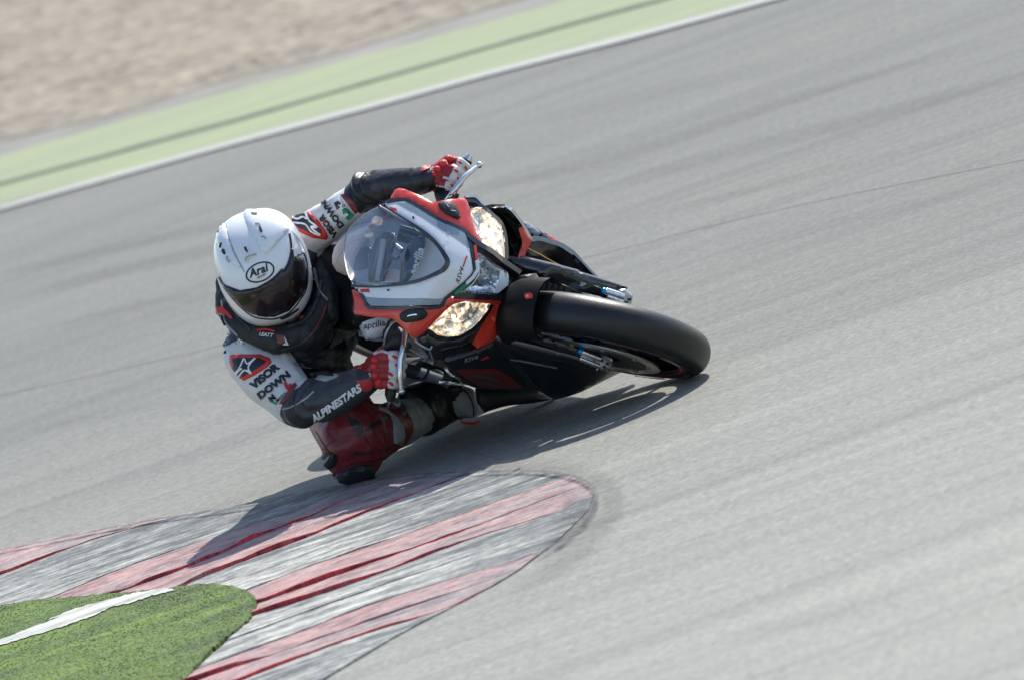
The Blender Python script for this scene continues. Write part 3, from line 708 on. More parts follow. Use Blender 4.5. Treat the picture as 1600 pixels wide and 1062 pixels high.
# black inner hull: engine, radiator, belly, as a loft of ribs
secs = []
for f, wid, lo, hi in ((-.17, .05, .36, .62), (-.24, .10, .24, .70), (-.36, .10, .17, .75), (-.6, .075, .14, .76), (-.85, .06, .16, .76), (-1.0, .05, .26, .72)):
    ring = []
    for k in range(20):
        a = 2*math.pi*k/20; cu = (lo+hi)/2+(hi-lo)/2*math.sin(a); taper = .35+.65*min(1, (cu-lo)/.28)
        ring.append(BL(wid*math.cos(a)*taper, f, cu))
    secs.append(ring)
bm = bmesh.new(); rr = [[bm.verts.new(p_) for p_ in ring] for ring in secs]
for a, b_ in zip(rr, rr[1:]):
    for k in range(20): bm.faces.new((a[k], a[(k+1) % 20], b_[(k+1) % 20], b_[k]))
bm.faces.new(rr[0]); bm.faces.new(rr[-1])
link('engine', bm_mesh(bm), 'black_matt', bike, smooth=40)
rad = boxo('radiator', BL(0, -.205, .5), RT, FW, UP, (.25, .03, .26), 'black_matt', bike, .006)
for k in range(13):
    bm = bmesh.new(); box_bm(bm, BL(0, -.188, .39+k*.018), RT, FW, UP, .23, .004, .006); link('radiator_fin', bm_mesh(bm), 'alu_dull' if False else 'carbon', rad)
for s_ in (1, -1):
    tube('exhaust_header', [BL(s_*.06, -.24, .42), BL(s_*.07, -.28, .3), BL(s_*.05, -.4, .2), BL(s_*.03, -.7, .17)], .02, 'gold' if s_ > 0 else 'alu_dull', bike, 12)
    tube('frame_spar', [BL(s_*.07, -.44, .70), BL(s_*.08, -.52, .69), BL(s_*.08, -.75, .62), BL(s_*.08, -.92, .45)], [.03, .035, .035, .03], 'alu_dull', bike, 14)
    tube('footpeg', [BL(s_*.15, -.98, .37), BL(s_*.24, -.98, .37)], .012, 'alu_dull', bike, 12, curve=False)
# tank, seat and tail
tank = organic('fuel_tank', [(BL(0, -.50, .84), .09, BL(0, -.72, .86), .10, 0), (BL(.09, -.52, .82), .075, BL(.07, -.75, .82), .08, 0), (BL(-.09, -.52, .82), .075, BL(-.07, -.75, .82), .08, 0), (BL(0, -.8, .8), .07, BL(0, -.7, .86), .09, 0)], ['carbon'], bike, .011, 8)
organic('seat', [(BL(0, -.86, .80), .06, BL(0, -1.05, .78), .08, 0), (BL(0, -1.05, .78), .07, BL(0, -1.15, .8), .05, 0)], ['black_matt'], bike, .012, 6)
organic('tail_fairing', [(BL(0, -1.05, .76), .07, BL(0, -1.24, .82), .04, 0), (BL(.06, -1.05, .75), .05, BL(.03, -1.24, .81), .03, 0), (BL(-.06, -1.05, .75), .05, BL(-.03, -1.24, .81), .03, 0)], ['red_paint'], bike, .012, 5)
tp = [(556, 489, -.50), (600, 494, -.46), (612, 498, -.44), (612, 512, -.45), (606, 522, -.46), (590, 529, -.47), (572, 531, -.48), (566, 524, -.5), (560, 507, -.5)]
tk = patch3('tank_panel', tp, 'white_paint', bike, thick=.05, puff=.02, pw=16)
tc = caster(tk)
text_patch('tank_logo', 'aprilia', tc, 'print_black', tk, (568, 514), (1, -.17), 9.5, .2, off=.001, bold=.012, squash=1.05)
text_patch('tank_logo', 'RACING', tc, 'print_red', tk, (581, 514), (1, -.22), 4, .2, off=.001, squash=1.2)
patch3('tank_underside', [(570, 530, -.5), (590, 529, -.47), (606, 522, -.46), (614, 512, -.45), (618, 522, -.44), (604, 533, -.46), (585, 533, -.48)], 'black_gloss', bike, thick=.03, off=-.01)

# ---- nose fairing panels
LFT = 'left'; ND = dict(grid=6, thick=.012, ang=30)
patch('upper_red_fairing', [(608.5, 319), (613, 308), (619, 298.5), (625, 296), (633, 297.5), (641, 300.5), (655.6, 307), (668, 314), (676, 318.5), (690, 316), (708, 313), (724, 311.5), (728, 315), (732, 326), (736.6, 347), (743, 366), (753.5, 384.4), (768.6, 397.5), (784, 406), (797, 414.5), (810, 425), (806, 428), (790, 415), (768, 399), (745, 383), (731, 374), (725.3, 364), (689.5, 347), (651.8, 324), (633, 315), (620, 317)], nose, 'red_paint', bike, off=.006, puff=.004, pw=4, label='red upper nose fairing panel with rounded ear', **ND)
patch('nose_panel', [(595, 322), (606, 319), (620, 317.5), (633, 315.5), (651.8, 325), (689.5, 348), (724.5, 365), (729.5, 376), (733, 390), (735.5, 405), (738, 424), (734, 431), (722, 441), (708, 452.5), (694, 463.5), (686, 475), (632, 478), (581, 478), (574, 469.5), (567.5, 460), (551.6, 446.5), (586.5, 448), (614.7, 446.5), (643, 443), (662, 438), (681, 430.5), (694, 423), (700, 413), (697, 401), (687, 385), (671.5, 370), (652.5, 356.5), (626, 340)], nose, 'white_paint', bike, off=.005, puff=.003, pw=4, label='white nose panel around the windscreen', **ND)
nz_ = bpy.data.objects['nose_panel']
def bandpoly(pts, wd):
    up, lo = [], []
    P = [Vector((a, b_, 0)) for a, b_ in pts]; P = catmull(P, 4)
    for i, q in enumerate(P):
        t_ = (P[min(i+1, len(P)-1)]-P[max(i-1, 0)]).normalized(); n_ = Vector((-t_.y, t_.x, 0)); up.append(q+n_*wd/2); lo.append(q-n_*wd/2)
    return [(v.x, v.y) for v in up]+[(v.x, v.y) for v in lo[::-1]]
def linepatch(name, pts, wd, surf, mat, parent, off=.003, thick=.003, grid=0, **k):
    return patch(name, bandpoly(pts, wd), surf, mat, parent, off=off, thick=thick, grid=grid or 9, **k)
ND2 = dict(grid=6, ang=60)
linepatch('screen_border', [(595, 323), (625.5, 341.5), (652, 358.5), (671, 372), (686, 387), (695, 401), (698, 412), (692, 422), (680.7, 429), (662, 436.5), (643, 441.5), (614.7, 445), (586.5, 447), (553, 446)], 5.5, nose, 'stripe', bike, off=.012, thick=.01)
linepatch('dark_stripe', [(606, 318), (618, 315), (633, 313.5), (651.8, 323), (689.5, 346.5), (724.5, 363.5), (730, 374), (734, 388)], 5, nose, 'stripe', nz_, off=.0095, thick=.006)
linepatch('dark_stripe', [(566, 459), (573, 469), (581, 481), (632, 480.5), (686, 478), (695, 466), (709, 455), (724, 443), (736, 431), (741, 422), (740, 410), (735, 388)], 5, nose, 'stripe', nz_, off=.0095, thick=.006)
patch('grey_band', [(570, 464), (600, 466), (650, 466), (688, 465), (694, 464), (686, 474), (632, 477), (581, 477), (575, 470)], nose, 'grey_paint', nz_, off=.0088, thick=.002, grid=7)
patch('grey_band', [(638, 321), (690, 349), (724, 366), (728, 376), (732, 390), (700, 368), (660, 342), (622, 320)], nose, 'grey_paint', nz_, off=.0088, thick=.002, grid=7)
for py_, ps in (('print_red', [(737, 388), (741, 386), (744, 408), (740, 409)]), ('print_white', [(740, 410), (744.5, 409), (746.5, 424), (739, 435), (728, 444), (726, 440), (736, 431), (742, 422)]), ('print_green', [(726, 441), (729, 444), (716, 456), (709, 458.5), (709, 455)])):
    patch('tricolour_stripe', ps, nose, py_, nz_, off=.013, thick=.004, grid=8)
text_patch('nose_logo', 'RSV4', nose, 'print_black', nz_, (716, 443), (.33, -1), 6.5, .45, off=.0095, squash=1.15)
linepatch('logo_swoosh', [(722, 418), (725, 409), (728, 402)], 2, nose, 'print_red', nz_, off=.0098)
patch('small_badge', [(611, 326.5), (621, 328.5), (623, 333), (614, 331)], nose, 'print_red', nz_, off=.0092, thick=.001)
patch('small_badge', [(565.5, 452), (579, 451.5), (581, 457), (566.5, 457)], nose, 'print_red', nz_, off=.0092, thick=.001)
for a, b_ in ((603.5, 323.5), (648, 343.5), (560, 453), (610, 453.5)):
    P_, n_ = nose(a, b_); link('screen_bolt', bm_mesh(tube_bm([P_+n_*.004, P_+n_*.013], [.0035, .003], 10, curve=False)), 'stripe', nz_)
patch('lower_red_fairing', [(551.6, 453), (566, 461), (572, 469), (580, 481), (632, 482), (686, 479), (697, 469), (706, 464.5), (740, 466), (777, 467.5), (783, 469), (783, 474), (776, 473), (766, 473.5), (746, 470.5), (726, 469.5), (710, 473), (699.5, 480), (684, 496), (668, 512.5), (658, 520), (648.6, 527.5), (641, 522), (635.5, 517), (625, 506), (614.7, 497.5), (596, 496.5), (575, 494.5), (556, 491), (554.5, 486.6), (555, 470)], nose, 'red_paint', bike, off=.006, puff=.004, pw=4, label='red lower nose fairing panel', **ND)
low = bpy.data.objects['lower_red_fairing']
for poly, par in (([(686.5, 326), (690, 321), (697, 319.5), (704, 322), (711, 330), (715, 340), (716, 344.5), (711, 345.5), (704, 342), (695, 336)], bpy.data.objects['upper_red_fairing']), ([(628.5, 492), (633, 486), (641, 483), (652, 481), (661, 482), (667, 486), (665, 491), (658, 497), (648, 501.5), (638, 503), (630, 499)], low)):
    o = patch('mirror_cover', poly, nose, 'black_matt', par, off=.016, thick=.01, puff=.004, pw=4, grid=4, smoothn=2)
for seg_ in ([(698, 325), (701, 331)], [(703, 336), (707, 336.5)], [(642, 493), (655, 489)]):
    linepatch('mirror_screw', seg_+[] if len(seg_) > 2 else [seg_[0], ((seg_[0][0]+seg_[1][0])/2, (seg_[0][1]+seg_[1][1])/2), seg_[1]], 1.6, nose, 'alu', low, off=.0215, thick=.003)
linepatch('nose_edge_strip', [(729, 371), (745, 384), (765, 396), (785, 412), (808, 428)], 7, nose, 'stripe', bike, off=.013, thick=.02)
linepatch('nose_edge_strip', [(709, 459), (740, 460), (770, 462), (798, 466.5)], 8, nose, 'stripe', bike, off=.013, thick=.02)
linepatch('headlight_bezel', [(727, 315), (742, 316), (753.5, 324), (767, 335), (781, 348), (787.5, 365), (790, 385), (791, 406)], 4.5, nose, 'stripe', bike, off=.004, thick=.02)
linepatch('bezel_silver_rim', [(726, 309), (742, 309.5), (754, 321)], 3.5, nose, 'alu_dull', bike, off=.006, thick=.01)  # silver rim strip above the black bezel
linepatch('headlight_bezel', [(669, 515), (684, 525), (700, 528), (719, 525), (739, 513), (758, 492), (768, 475)], 5, nose, 'black_gloss', bike, off=.004, thick=.02)
# headlights
def headlight(poly, lit, bulbs, lab):
    rf = patch('headlight', poly, nose, 'refl_lit' if lit else 'refl', bike, off=-.004, thick=-.008, puff=-.02, pw=18, grid=3.5, ang=50, label=lab)
    patch('headlight_lens', poly, nose, 'lens', rf, off=.003, thick=.003, puff=.004, pw=16, grid=6, ang=80)
    for a, b_, r_ in bulbs:
        P_, n_ = nose(a, b_, 0)
        link('bulb_shroud', bm_mesh(tube_bm([P_-n_*.024, P_-n_*.010], [r_*1.2, r_], 18, curve=False)), 'alu_dull', rf)
        bm = bmesh.new(); bmesh.ops.create_uvsphere(bm, u_segments=14, v_segments=8, radius=r_*.7, matrix=Matrix.Translation(P_-n_*.010))
        link('bulb', bm_mesh(bm), 'bulb' if lit else 'alu', rf)
    linepatch('chrome_edge', poly+[poly[0]], 1.6, nose, 'alu', rf, off=.002, thick=.01)
    return rf
headlight([(734.7, 328), (744, 325.5), (753.5, 326), (765, 337), (780, 350.5), (785.5, 365.6), (788, 385), (789, 405), (783.7, 405), (768, 394.5), (753.5, 382.5), (745, 372), (740, 362), (737, 345)], True, [(756, 366, .009)], 'lit upper headlight with warm glow')
headlight([(669.4, 513), (684.4, 497), (699.5, 481), (712, 474.5), (726, 471.5), (746.6, 472.5), (766, 475), (756, 490), (747, 501), (737, 511), (718, 522.4), (699.5, 525), (684.4, 522.4)], True, [(709, 497, .009)], 'lit lower headlight with warm glow')
headlight([(744.7, 397), (751, 399), (768, 412), (790, 425), (793, 437.7), (790, 447), (778.6, 456.5), (750, 456.5), (726, 456), (738, 444), (744.7, 434), (748, 424)], False, [(762, 436, .008)], 'unlit middle headlight')
patch('headlight_graphic', [(778, 425), (783, 424), (785, 434), (791, 438), (790, 446), (783, 450), (775, 456.5), (768, 456.5), (775, 444)], nose, 'white_paint', bike, off=.009, thick=.002, grid=5)
# dark duct walls behind the panels
patch('nose_inner_shell', [(724, 314), (745, 314), (770, 330), (798, 336), (826, 376), (812, 400), (806, 425), (800, 440), (797, 470), (790, 500), (778, 532), (746, 548), (718, 558), (692, 563), (675, 560), (652, 528), (672, 505), (700, 470), (738, 430), (728, 374), (740, 366)], lambda a, b_: nose(a, b_, .075), 'black_matt', bike, off=0, thick=.02, grid=9, ang=40)
patch('lower_duct', [(650, 529), (669, 515), (684, 524), (700, 527), (718, 525), (738, 513), (757, 492), (768, 477), (783, 474), (790, 480), (786, 500), (776, 520), (760, 535), (746, 545), (718, 556), (692, 563), (675, 562), (660, 545)], lambda a, b_: nose(a, b_, .05), 'black_gloss', bike, off=0, thick=.05, puff=.012, pw=14, grid=6)
patch('duct_strut', [(797, 470), (790, 487), (780.5, 530), (765, 536), (746, 544.5), (760, 522), (773, 500), (777, 483), (783, 474)], nose, 'red_paint', bike, off=.0, thick=.03, puff=.004, pw=4, grid=6, label='red strut beside the lower duct')
linepatch('trim_and_sunlit_edge', [(779.4, 532), (762, 542), (746.6, 549), (718, 558), (699, 564)], 4, nose, 'alu', bike, off=-.002, thick=.008)
patch('duct_strut', [(810, 357), (817, 354), (824, 365), (831.5, 377), (822, 393), (813.5, 428), (808, 424), (805, 415), (811, 396), (816, 381), (813, 368)], nose_or(-.14), 'red_paint', bike, off=.0, thick=.03, puff=.004, pw=4, grid=6, label='red strut beside the upper duct')
patch3('duct_lip', [(764, 326, -.13), (775, 322.5, -.13), (791, 322.5, -.13), (799, 328, -.14), (810, 341, -.15), (820, 356, -.16), (831, 373, -.17), (829, 378, -.17), (817, 360, -.16), (805, 350, -.16), (794, 340, -.16), (780, 334, -.15)], 'black_gloss', bike, off=.0, thick=.06, puff=.010, pw=6, grid=5)
# side fairings: traced leading edge, swept back along the machine
LE = [(789, 322.5, -.14), (799, 328, -.14), (811, 342, -.15), (820, 355, -.16), (831, 375, -.17), (843, 372.5, -.18), (860, 377, -.2), (877, 382.5, -.22), (897, 395, -.24), (911, 410, -.25), (925, 425, -.26), (938, 437.5, -.27)]
def side_sweep(name, pts, mats, parent, back, mirror=False, matrule=None, **k):
    E_ = catmull([BI @ B(*p_) for p_ in pts], 4); cols = []
    for df, dr in back: cols.append([BM @ Vector(((-(q.x+dr) if mirror else q.x+dr), q.y+df, q.z)) for q in E_])
    bm = bmesh.new(); vv = [[bm.verts.new(p_) for p_ in c] for c in cols]
    for a, (c0, c1) in enumerate(zip(vv, vv[1:])):
        for i in range(len(c0)-1):
            f = bm.faces.new((c0[i], c1[i], c1[i+1], c0[i+1]))
            f.material_index = matrule(a, i/(len(c0)-1)) if matrule else 0
    bmesh.ops.solidify(bm, geom=bm.faces[:], thickness=.004)
    return link(name, bm_mesh(bm), mats, parent, smooth=40, **k)
rule = lambda a, t_: (1 if t_ < .42 else (2 if t_ < .5 else 0)) if a > 0 else 1
side_sweep('side_fairing', LE, ['carbon', 'black_gloss', 'red_paint'], bike, [(.0, .008), (.008, .0), (-.01, -.006), (-.1, -.010), (-.3, .0), (-.55, .03), (-.72, .07)], matrule=lambda a, t_: 1, label='upper side fairing edge in black gloss')
linepatch('trim_and_sunlit_edge', [(789, 322), (799, 328), (811, 342), (820, 355.5), (831, 375)], 4, at_f(LE), 'alu', bike, off=.012, thick=.01)  # pale strip painting the sun highlight along the side fairing's leading edge
linepatch('trim_and_sunlit_edge', [(831, 375), (843, 373), (860, 377.5), (877, 383), (897, 396)], 7, at_f(LE), 'grey_paint', bike, off=.012, thick=.01)  # same painted sun highlight, carried on in grey
linepatch('trim_and_sunlit_edge', [(897, 396), (911, 410), (925, 425), (938, 437.5)], 3, at_f(LE), 'grey_paint', bike, off=.012, thick=.01)  # thin end of the painted edge highlight
patch3('side_panel', [(812, 347, -.3), (820, 346, -.3), (832, 352, -.3), (846, 364, -.3), (836, 374, -.3), (826, 366, -.3)], 'grey_paint', bike, thick=.1, puff=.01, pw=6)
patch3('side_panel', [(832, 352, -.31), (846, 362, -.31), (866, 376, -.31), (880, 385, -.31), (868, 386, -.31), (846, 378, -.31)], 'carbon', bike, thick=.1, puff=.01, pw=6)
patch3('side_panel', [(843, 360.5, -.36), (855, 366, -.36), (868, 373, -.36), (880, 381, -.36), (890, 389.5, -.36), (897, 396, -.36), (880, 390, -.36), (862, 380, -.36)], 'red_paint', bike, thick=.1, puff=.008, pw=5)
patch3('inner_fairing', [(831, 378, -.2), (843, 376, -.22), (877, 386, -.25), (897, 399, -.27), (911, 413, -.28), (938, 440, -.3), (915, 436, -.3), (890, 425, -.3), (860, 416, -.3), (840, 428, -.3), (814, 430, -.25), (822, 394, -.2)], 'black_gloss', bike, off=-.004, thick=.03, grid=8)
linepatch('inner_edge_line', [(825, 388), (845, 398), (862, 408), (880, 417)], 1.6, nose_or(-.2), 'gold', bike, off=.0)
# lower right side fairing
RL = [(779.4, 533, -.16), (762, 543, -.17), (746.6, 550, -.18), (718, 559, -.2), (692, 564.5, -.24), (704, 579, -.27), (722, 594, -.30), (735, 603, -.33), (748, 607, -.36), (800, 609, -.38), (842, 610, -.40), (866, 624, -.42), (888, 619, -.40), (910, 611, -.38), (938, 597, -.34), (964, 584, -.30), (994, 571.5, -.26), (960, 566, -.2), (900, 552, -.17), (850, 540, -.15), (815, 520, -.13), (797, 500, -.13)]
lf = patch3('lower_side_fairing', RL, 'carbon', bike, thick=.05, off=0, puff=.015, pw=18, grid=8, label='black lower side fairing with faded red graphic')
ls = caster(lf)
patch('red_graphic', [(713, 577), (740, 575.5), (771, 575), (783, 579), (795, 585.5), (806, 595), (817, 605), (800, 606), (775, 605.5), (750, 602), (732, 593)], ls, 'dkred', lf, off=.0015, thick=.001, grid=6)
for pl in ([(730, 587), (750, 583), (775, 588), (790, 596), (775, 593), (755, 589)], [(735, 593), (755, 593), (780, 600), (795, 605), (765, 600)]):
    patch('grey_graphic', pl, ls, 'graphic_grey', lf, off=.003, thick=.001, grid=6)
text_patch('side_logo', 'RSV4', ls, 'print_grey', lf, (725, 566), (1, -.3), 5.5, .45, off=.002, squash=1.3)
patch('logo_swoosh', [(751, 561), (762, 555), (765, 558), (753, 562)], ls, 'print_red', lf, off=.002, thick=.001)
linepatch('fairing_fold', [(780, 535), (800, 560), (820, 585), (838, 607)], 10, ls, 'stripe', lf, off=.003)
linepatch('fairing_fold', [(797, 560), (830, 566), (870, 574)], 1.5, ls, 'print_grey', lf, off=.003)
me = lf.data.copy()
for v in me.vertices:
    l = BI @ v.co; l.x = -l.x-.02; l.y -= .05; v.co = BM @ l
me.flip_normals(); link('lower_side_fairing', me, 'carbon', bike)
patch3('rear_tyre_infill', [(742, 606, -.6), (800, 606, -.6), (842, 608, -.6), (866, 623, -.6), (835, 629, -.6), (796, 633, -.6), (782, 636, -.6), (757, 644, -.6), (745, 628, -.6)], 'black_matt', bike, thick=.05, off=0, puff=.02, pw=12)  # dark sheet standing in for the rear tyre below the fairing
patch('fork_badge', [(820, 458.5), (829, 457.5), (832, 460), (832, 466), (822, 467.5), (819, 463)], nose_or(.26), 'print_red', bike, off=.003, thick=.02)
text_patch('fork_badge_text', 'SR', nose_or(.26), 'print_white', bike, (821.5, 464.5), (1, -.05), 3.2, off=.006)
patch3('fork_shroud', [(838, 427, -.05), (845, 440, -.03), (838, 470, -.03), (832, 500, -.03), (826, 520, -.05), (800, 505, -.09), (796, 470, -.09), (806, 432, -.09), (816, 430, -.07)], 'rubber', bike, off=0, thick=.05, puff=.01, pw=12, grid=7)
tube('radiator_bracket', [B(789, 513, -.08), B(800, 520, -.08), B(811, 517, -.08)], .009, 'gold', bike)

# ---- windscreen: dome between the front border and the free rim
FB = [(595, 323), (612, 333), (625.5, 341.5), (652, 358.5), (671, 372), (686, 387), (695, 400), (698, 412), (692, 422), (680.7, 429), (662, 436.5), (643, 441.5), (614.7, 445), (586.5, 447), (568, 446.5), (553, 446)]
RMm = [(594, 323), (585, 327), (576, 332), (566, 339), (557, 347), (549, 355), (544, 362), (540.5, 370), (538.5, 380), (538, 391), (538.5, 403), (540, 413), (542, 423), (545, 432), (548.5, 440), (552, 446)]
n1, n2 = 41, 15
def rs(L_, n):
    P = catmull([Vector((a, b_, 0)) for a, b_ in L_], 6); D = [0]
    for a, b_ in zip(P, P[1:]): D.append(D[-1]+(b_-a).length)
    q_ = np.linspace(0, D[-1], n); return [Vector((np.interp(s, D, [v.x for v in P]), np.interp(s, D, [v.y for v in P]), 0)) for s in q_]
A_, Z_ = rs(FB, n1), rs(RMm, n1); bm = bmesh.new(); gridv = []
for i in range(n1):
    e = math.sin(math.pi*i/(n1-1)); fr_, nn = nose(A_[i].x, A_[i].y); fr_ = fr_+nn*.012
    f_end = (BI @ nose(Z_[i].x, Z_[i].y)[0]).y if e < .05 else None
    fF = (BI @ fr_).y; fR = -.24-.17*e
    rim = B(Z_[i].x, Z_[i].y, fR); row = []
    for j in range(n2):
        s = j/(n2-1); P_ = fr_.lerp(rim, s)+(UP*.8+FW*.6).normalized()*(.045*e*math.sin(math.pi*s)*(1-.3*s)); row.append(bm.verts.new(P_))
    gridv.append(row)
for i in range(n1-1):
    for j in range(n2-1): bm.faces.new((gridv[i][j], gridv[i+1][j], gridv[i+1][j+1], gridv[i][j+1]))
bmesh.ops.remove_doubles(bm, verts=bm.verts[:], dist=1e-4)
for _ in range(12): bmesh.ops.smooth_vert(bm, verts=[v for v in bm.verts if not v.is_boundary], factor=.5, use_axis_x=True, use_axis_y=True, use_axis_z=True)
ws = link('windscreen', bm_mesh(bm), 'screen', bike, smooth=180)
rim_pts = [r_[-1] for r_ in []]
tube('screen_rim', [B(Z_[i].x, Z_[i].y, -.24-.17*math.sin(math.pi*i/(n1-1))) for i in range(1, n1-1, 3)], .0022, 'alu_dull', ws, 6)
# ---- cockpit
patch3('cockpit_tray', [(556, 442, -.22), (553, 410, -.27), (562, 385, -.28), (580, 358, -.28), (606, 338, -.24), (665, 365, -.13), (690, 395, -.07), (694, 412, -.05), (680, 430, -.07), (640, 444, -.12)], 'tray_sheen', bike, off=-.22, thick=.02, grid=10)  # its colour carries the screen's milky reflection
patch3('instrument_panel', [(588, 372, -.28), (600, 362, -.28), (618, 365, -.26), (612, 410, -.26), (600, 440, -.28), (576, 441, -.3), (575, 400, -.3)], 'black_gloss', bike, thick=.03, puff=.006, pw=6, grid=8)
patch3('nose_inner_panel', [(664, 364, -.13), (676, 374, -.11), (688, 387, -.09), (696, 401, -.08), (698, 412, -.08), (692, 421, -.08), (680, 429, -.09), (662, 436, -.11), (636, 442, -.14), (648, 424, -.13), (658, 404, -.12), (664, 385, -.12)], 'white_paint', bike, off=-.012, thick=.01, grid=8)
patch3('cockpit_floor', [(598, 426, -.3), (612, 420, -.28), (630, 424, -.25), (628, 441, -.25), (602, 442, -.3)], 'white_paint', bike, off=0, thick=.01, grid=8)
yk = patch3('cockpit_brace', [(664, 366, -.12), (663, 385, -.1), (658, 404, -.1), (648, 424, -.1), (638, 440, -.12), (628, 441, -.13), (632, 418, -.12), (632, 400, -.12), (637, 383, -.13), (648, 372, -.13)], 'stripe', bike, thick=.02, puff=.006, pw=8, grid=7)
yc = caster(yk)
text_patch('cockpit_logo', 'aprilia', yc, 'print_white', yk, (650, 430), (.33, -1), 12.5, .1, off=.004, bold=.03, squash=.98)
tube('cockpit_cable', [B(597, 378, -.27), B(606, 368, -.25), B(616, 368, -.22), B(617, 385, -.2)], .003, 'black_matt', bike, 8)
for a0, b0, a1, b1 in ((600, 375, 590, 440), (618, 384, 628, 392), (612, 400, 622, 404)):
    tube('cockpit_stay', [B(a0, b0, -.26), B(a1, b1, -.24)], .008, 'alu_dull', bike, 10, curve=False)
tube('cockpit_fork_cap', [B(585, 444, -.27), B(600, 376, -.27)], .014, 'brass', bike, 14, curve=False)
tube('cockpit_fork_cap', [B(630, 444, -.2), B(634, 410, -.2)], .012, 'brass', bike, 14, curve=False)
patch3('triple_clamp', [(606, 398, -.2), (613, 402, -.2), (622, 404, -.2), (626, 407, -.2), (615, 407, -.2), (607, 411, -.2)], 'alu', bike, thick=.01)
# ---- handlebars, levers
for nm, pts, rd in (('left', [(686, 318, -.33), (700, 298, -.31), (716, 274, -.30), (730, 250, -.29)], .0165), ('right', [(622, 526, -.3), (618, 550, -.3), (612, 582, -.3), (610, 618, -.3)], .0165)):
    g = tube('handlebar', [B(*p_) for p_ in pts], .011, 'black_matt', bike, 12)
    link('grip', bm_mesh(tube_bm([B(*p_) for p_ in pts[1:]], rd, 14)), 'rubber', g)
    e0, e1 = B(*pts[-2]), B(*pts[-1]); d_ = (e1-e0).normalized()
    link('bar_end', bm_mesh(tube_bm([e1-d_*.012, e1+d_*.004, e1+d_*.016], [.016, .014, .008], 14, curve=False)), 'alu' if nm == 'left' else 'black_matt', g)
lv = tube('clutch_lever', [B(*p_) for p_ in ((699, 312, -.22), (706, 304, -.2), (714, 292, -.19), (726, 277, -.19), (745, 261, -.2))], [.009, .010, .0085, .008, .006], 'alu', bike, 12)
bm = bmesh.new(); bmesh.ops.create_uvsphere(bm, u_segments=18, v_segments=12, radius=.0095, matrix=Matrix.Translation(B(749, 258, -.2))); link('lever_ball', bm_mesh(bm), 'alu', lv)
lv = tube('brake_lever', [B(*p_) for p_ in ((634, 519, -.2), (632, 532, -.19), (628.5, 548, -.18), (625.5, 565, -.18), (625.5, 585, -.18), (628, 608, -.19))], [.011, .009, .0085, .0075, .0075, .007], 'alu', bike, 12)
bm = bmesh.new(); bmesh.ops.create_uvsphere(bm, u_segments=18, v_segments=12, radius=.009, matrix=Matrix.Translation(B(628, 610.5, -.19))); link('lever_ball', bm_mesh(bm), 'alu', lv)
mc = organic('switchgear', [(B(692, 304, -.29), .026, B(700, 312, -.25), .022, 0), (B(706, 308, -.26), .012, B(714, 306, -.24), .009, 0)], ['black_matt'], bike, .006, 3)
organic('switchgear', [(B(612, 540, -.28), .026, B(624, 530, -.24), .022, 0), (B(612, 522, -.3), .028, B(620, 515, -.28), .026, 0), (B(626, 520, -.25), .014, B(638, 540, -.22), .012, 0)], ['black_matt'], bike, .006, 3)
tube('brake_hose', [B(604, 512, -.26), B(608, 502, -.22), B(616, 498, -.2), B(626, 502, -.2)], .004, 'black_matt', bike, 8)
tube('brake_hose', [B(600, 540, -.28), B(604, 520, -.25), B(612, 506, -.24), B(622, 500, -.22)], .004, 'alu_dull', bike, 8)
tube('cable', [B(648, 533, -.1), B(660, 541, -.1), B(671, 546, -.1), B(675, 541, -.1)], .003, 'alu_dull', bike, 6)
tube('cable', [B(671, 546, -.1), B(674, 556, -.11), B(677, 563, -.12)], .0025, 'alu_dull', bike, 6)
# silver pieces beyond the right hand
sl = tube('bar_tube', [B(628, 576, -.34), B(645, 580, -.34), B(656, 583, -.34)], .019, 'black_matt', bike, 18, curve=False)
fs_ = tube('frame_tube', [B(653, 575, -.33), B(687, 587, -.33)], .0235, 'alu', bike, 24, curve=False)
lathe('tube_band', [(.0245, -.004), (.0245, .004)], 'black_matt', fs_, B(664, 579, -.33), (B(687, 587, -.33)-B(653, 575, -.33)))
link('tube_cap', bm_mesh(tube_bm([B(686, 586.5, -.33), B(704, 591, -.33)], .021, 20, curve=False)), 'black_matt', fs_)
patch3('heel_guard', [(689, 566, -.3), (700, 572, -.3), (721, 589, -.3), (719, 594, -.3), (704, 588, -.3), (697, 580, -.3)], 'alu', bike, thick=.01, puff=.004, pw=5)
patch3('rear_set', [(686, 592, -.3), (702, 594, -.3), (712, 597, -.3), (722, 601, -.3), (700, 601, -.3), (686, 598, -.3)], 'alu', bike, thick=.02, puff=.004, pw=4)
for k in range(5):
    a, b_ = 700+k*5.5, 568+k*4.6
    tube('bracket_bolt', [B(a, b_-2, -.28), B(a+5, b_+1, -.28)], .0045, 'alu_dull', bike, 8, curve=False)
for k, (x0, y0) in enumerate(((632, 590), (632, 594), (634, 599))):
    tube('header_pipe', [B(x0, y0, -.45), B(x0+20, y0-7, -.45), B(x0+45, y0-4, -.47), B(x0+65, y0+4, -.5)], .006, 'alu_dull', bike, 8)

# ================================================================== RIDER
person = empty('person', W(552, 748, .24), 'rider in black, white and red leathers and white full-face helmet, knee down beside the motorcycle', 'person')
q = 1/PPM
def cp(a, ra, b_, rb, m_=0): return (W(*a), ra*q, W(*b_), rb*q, m_)
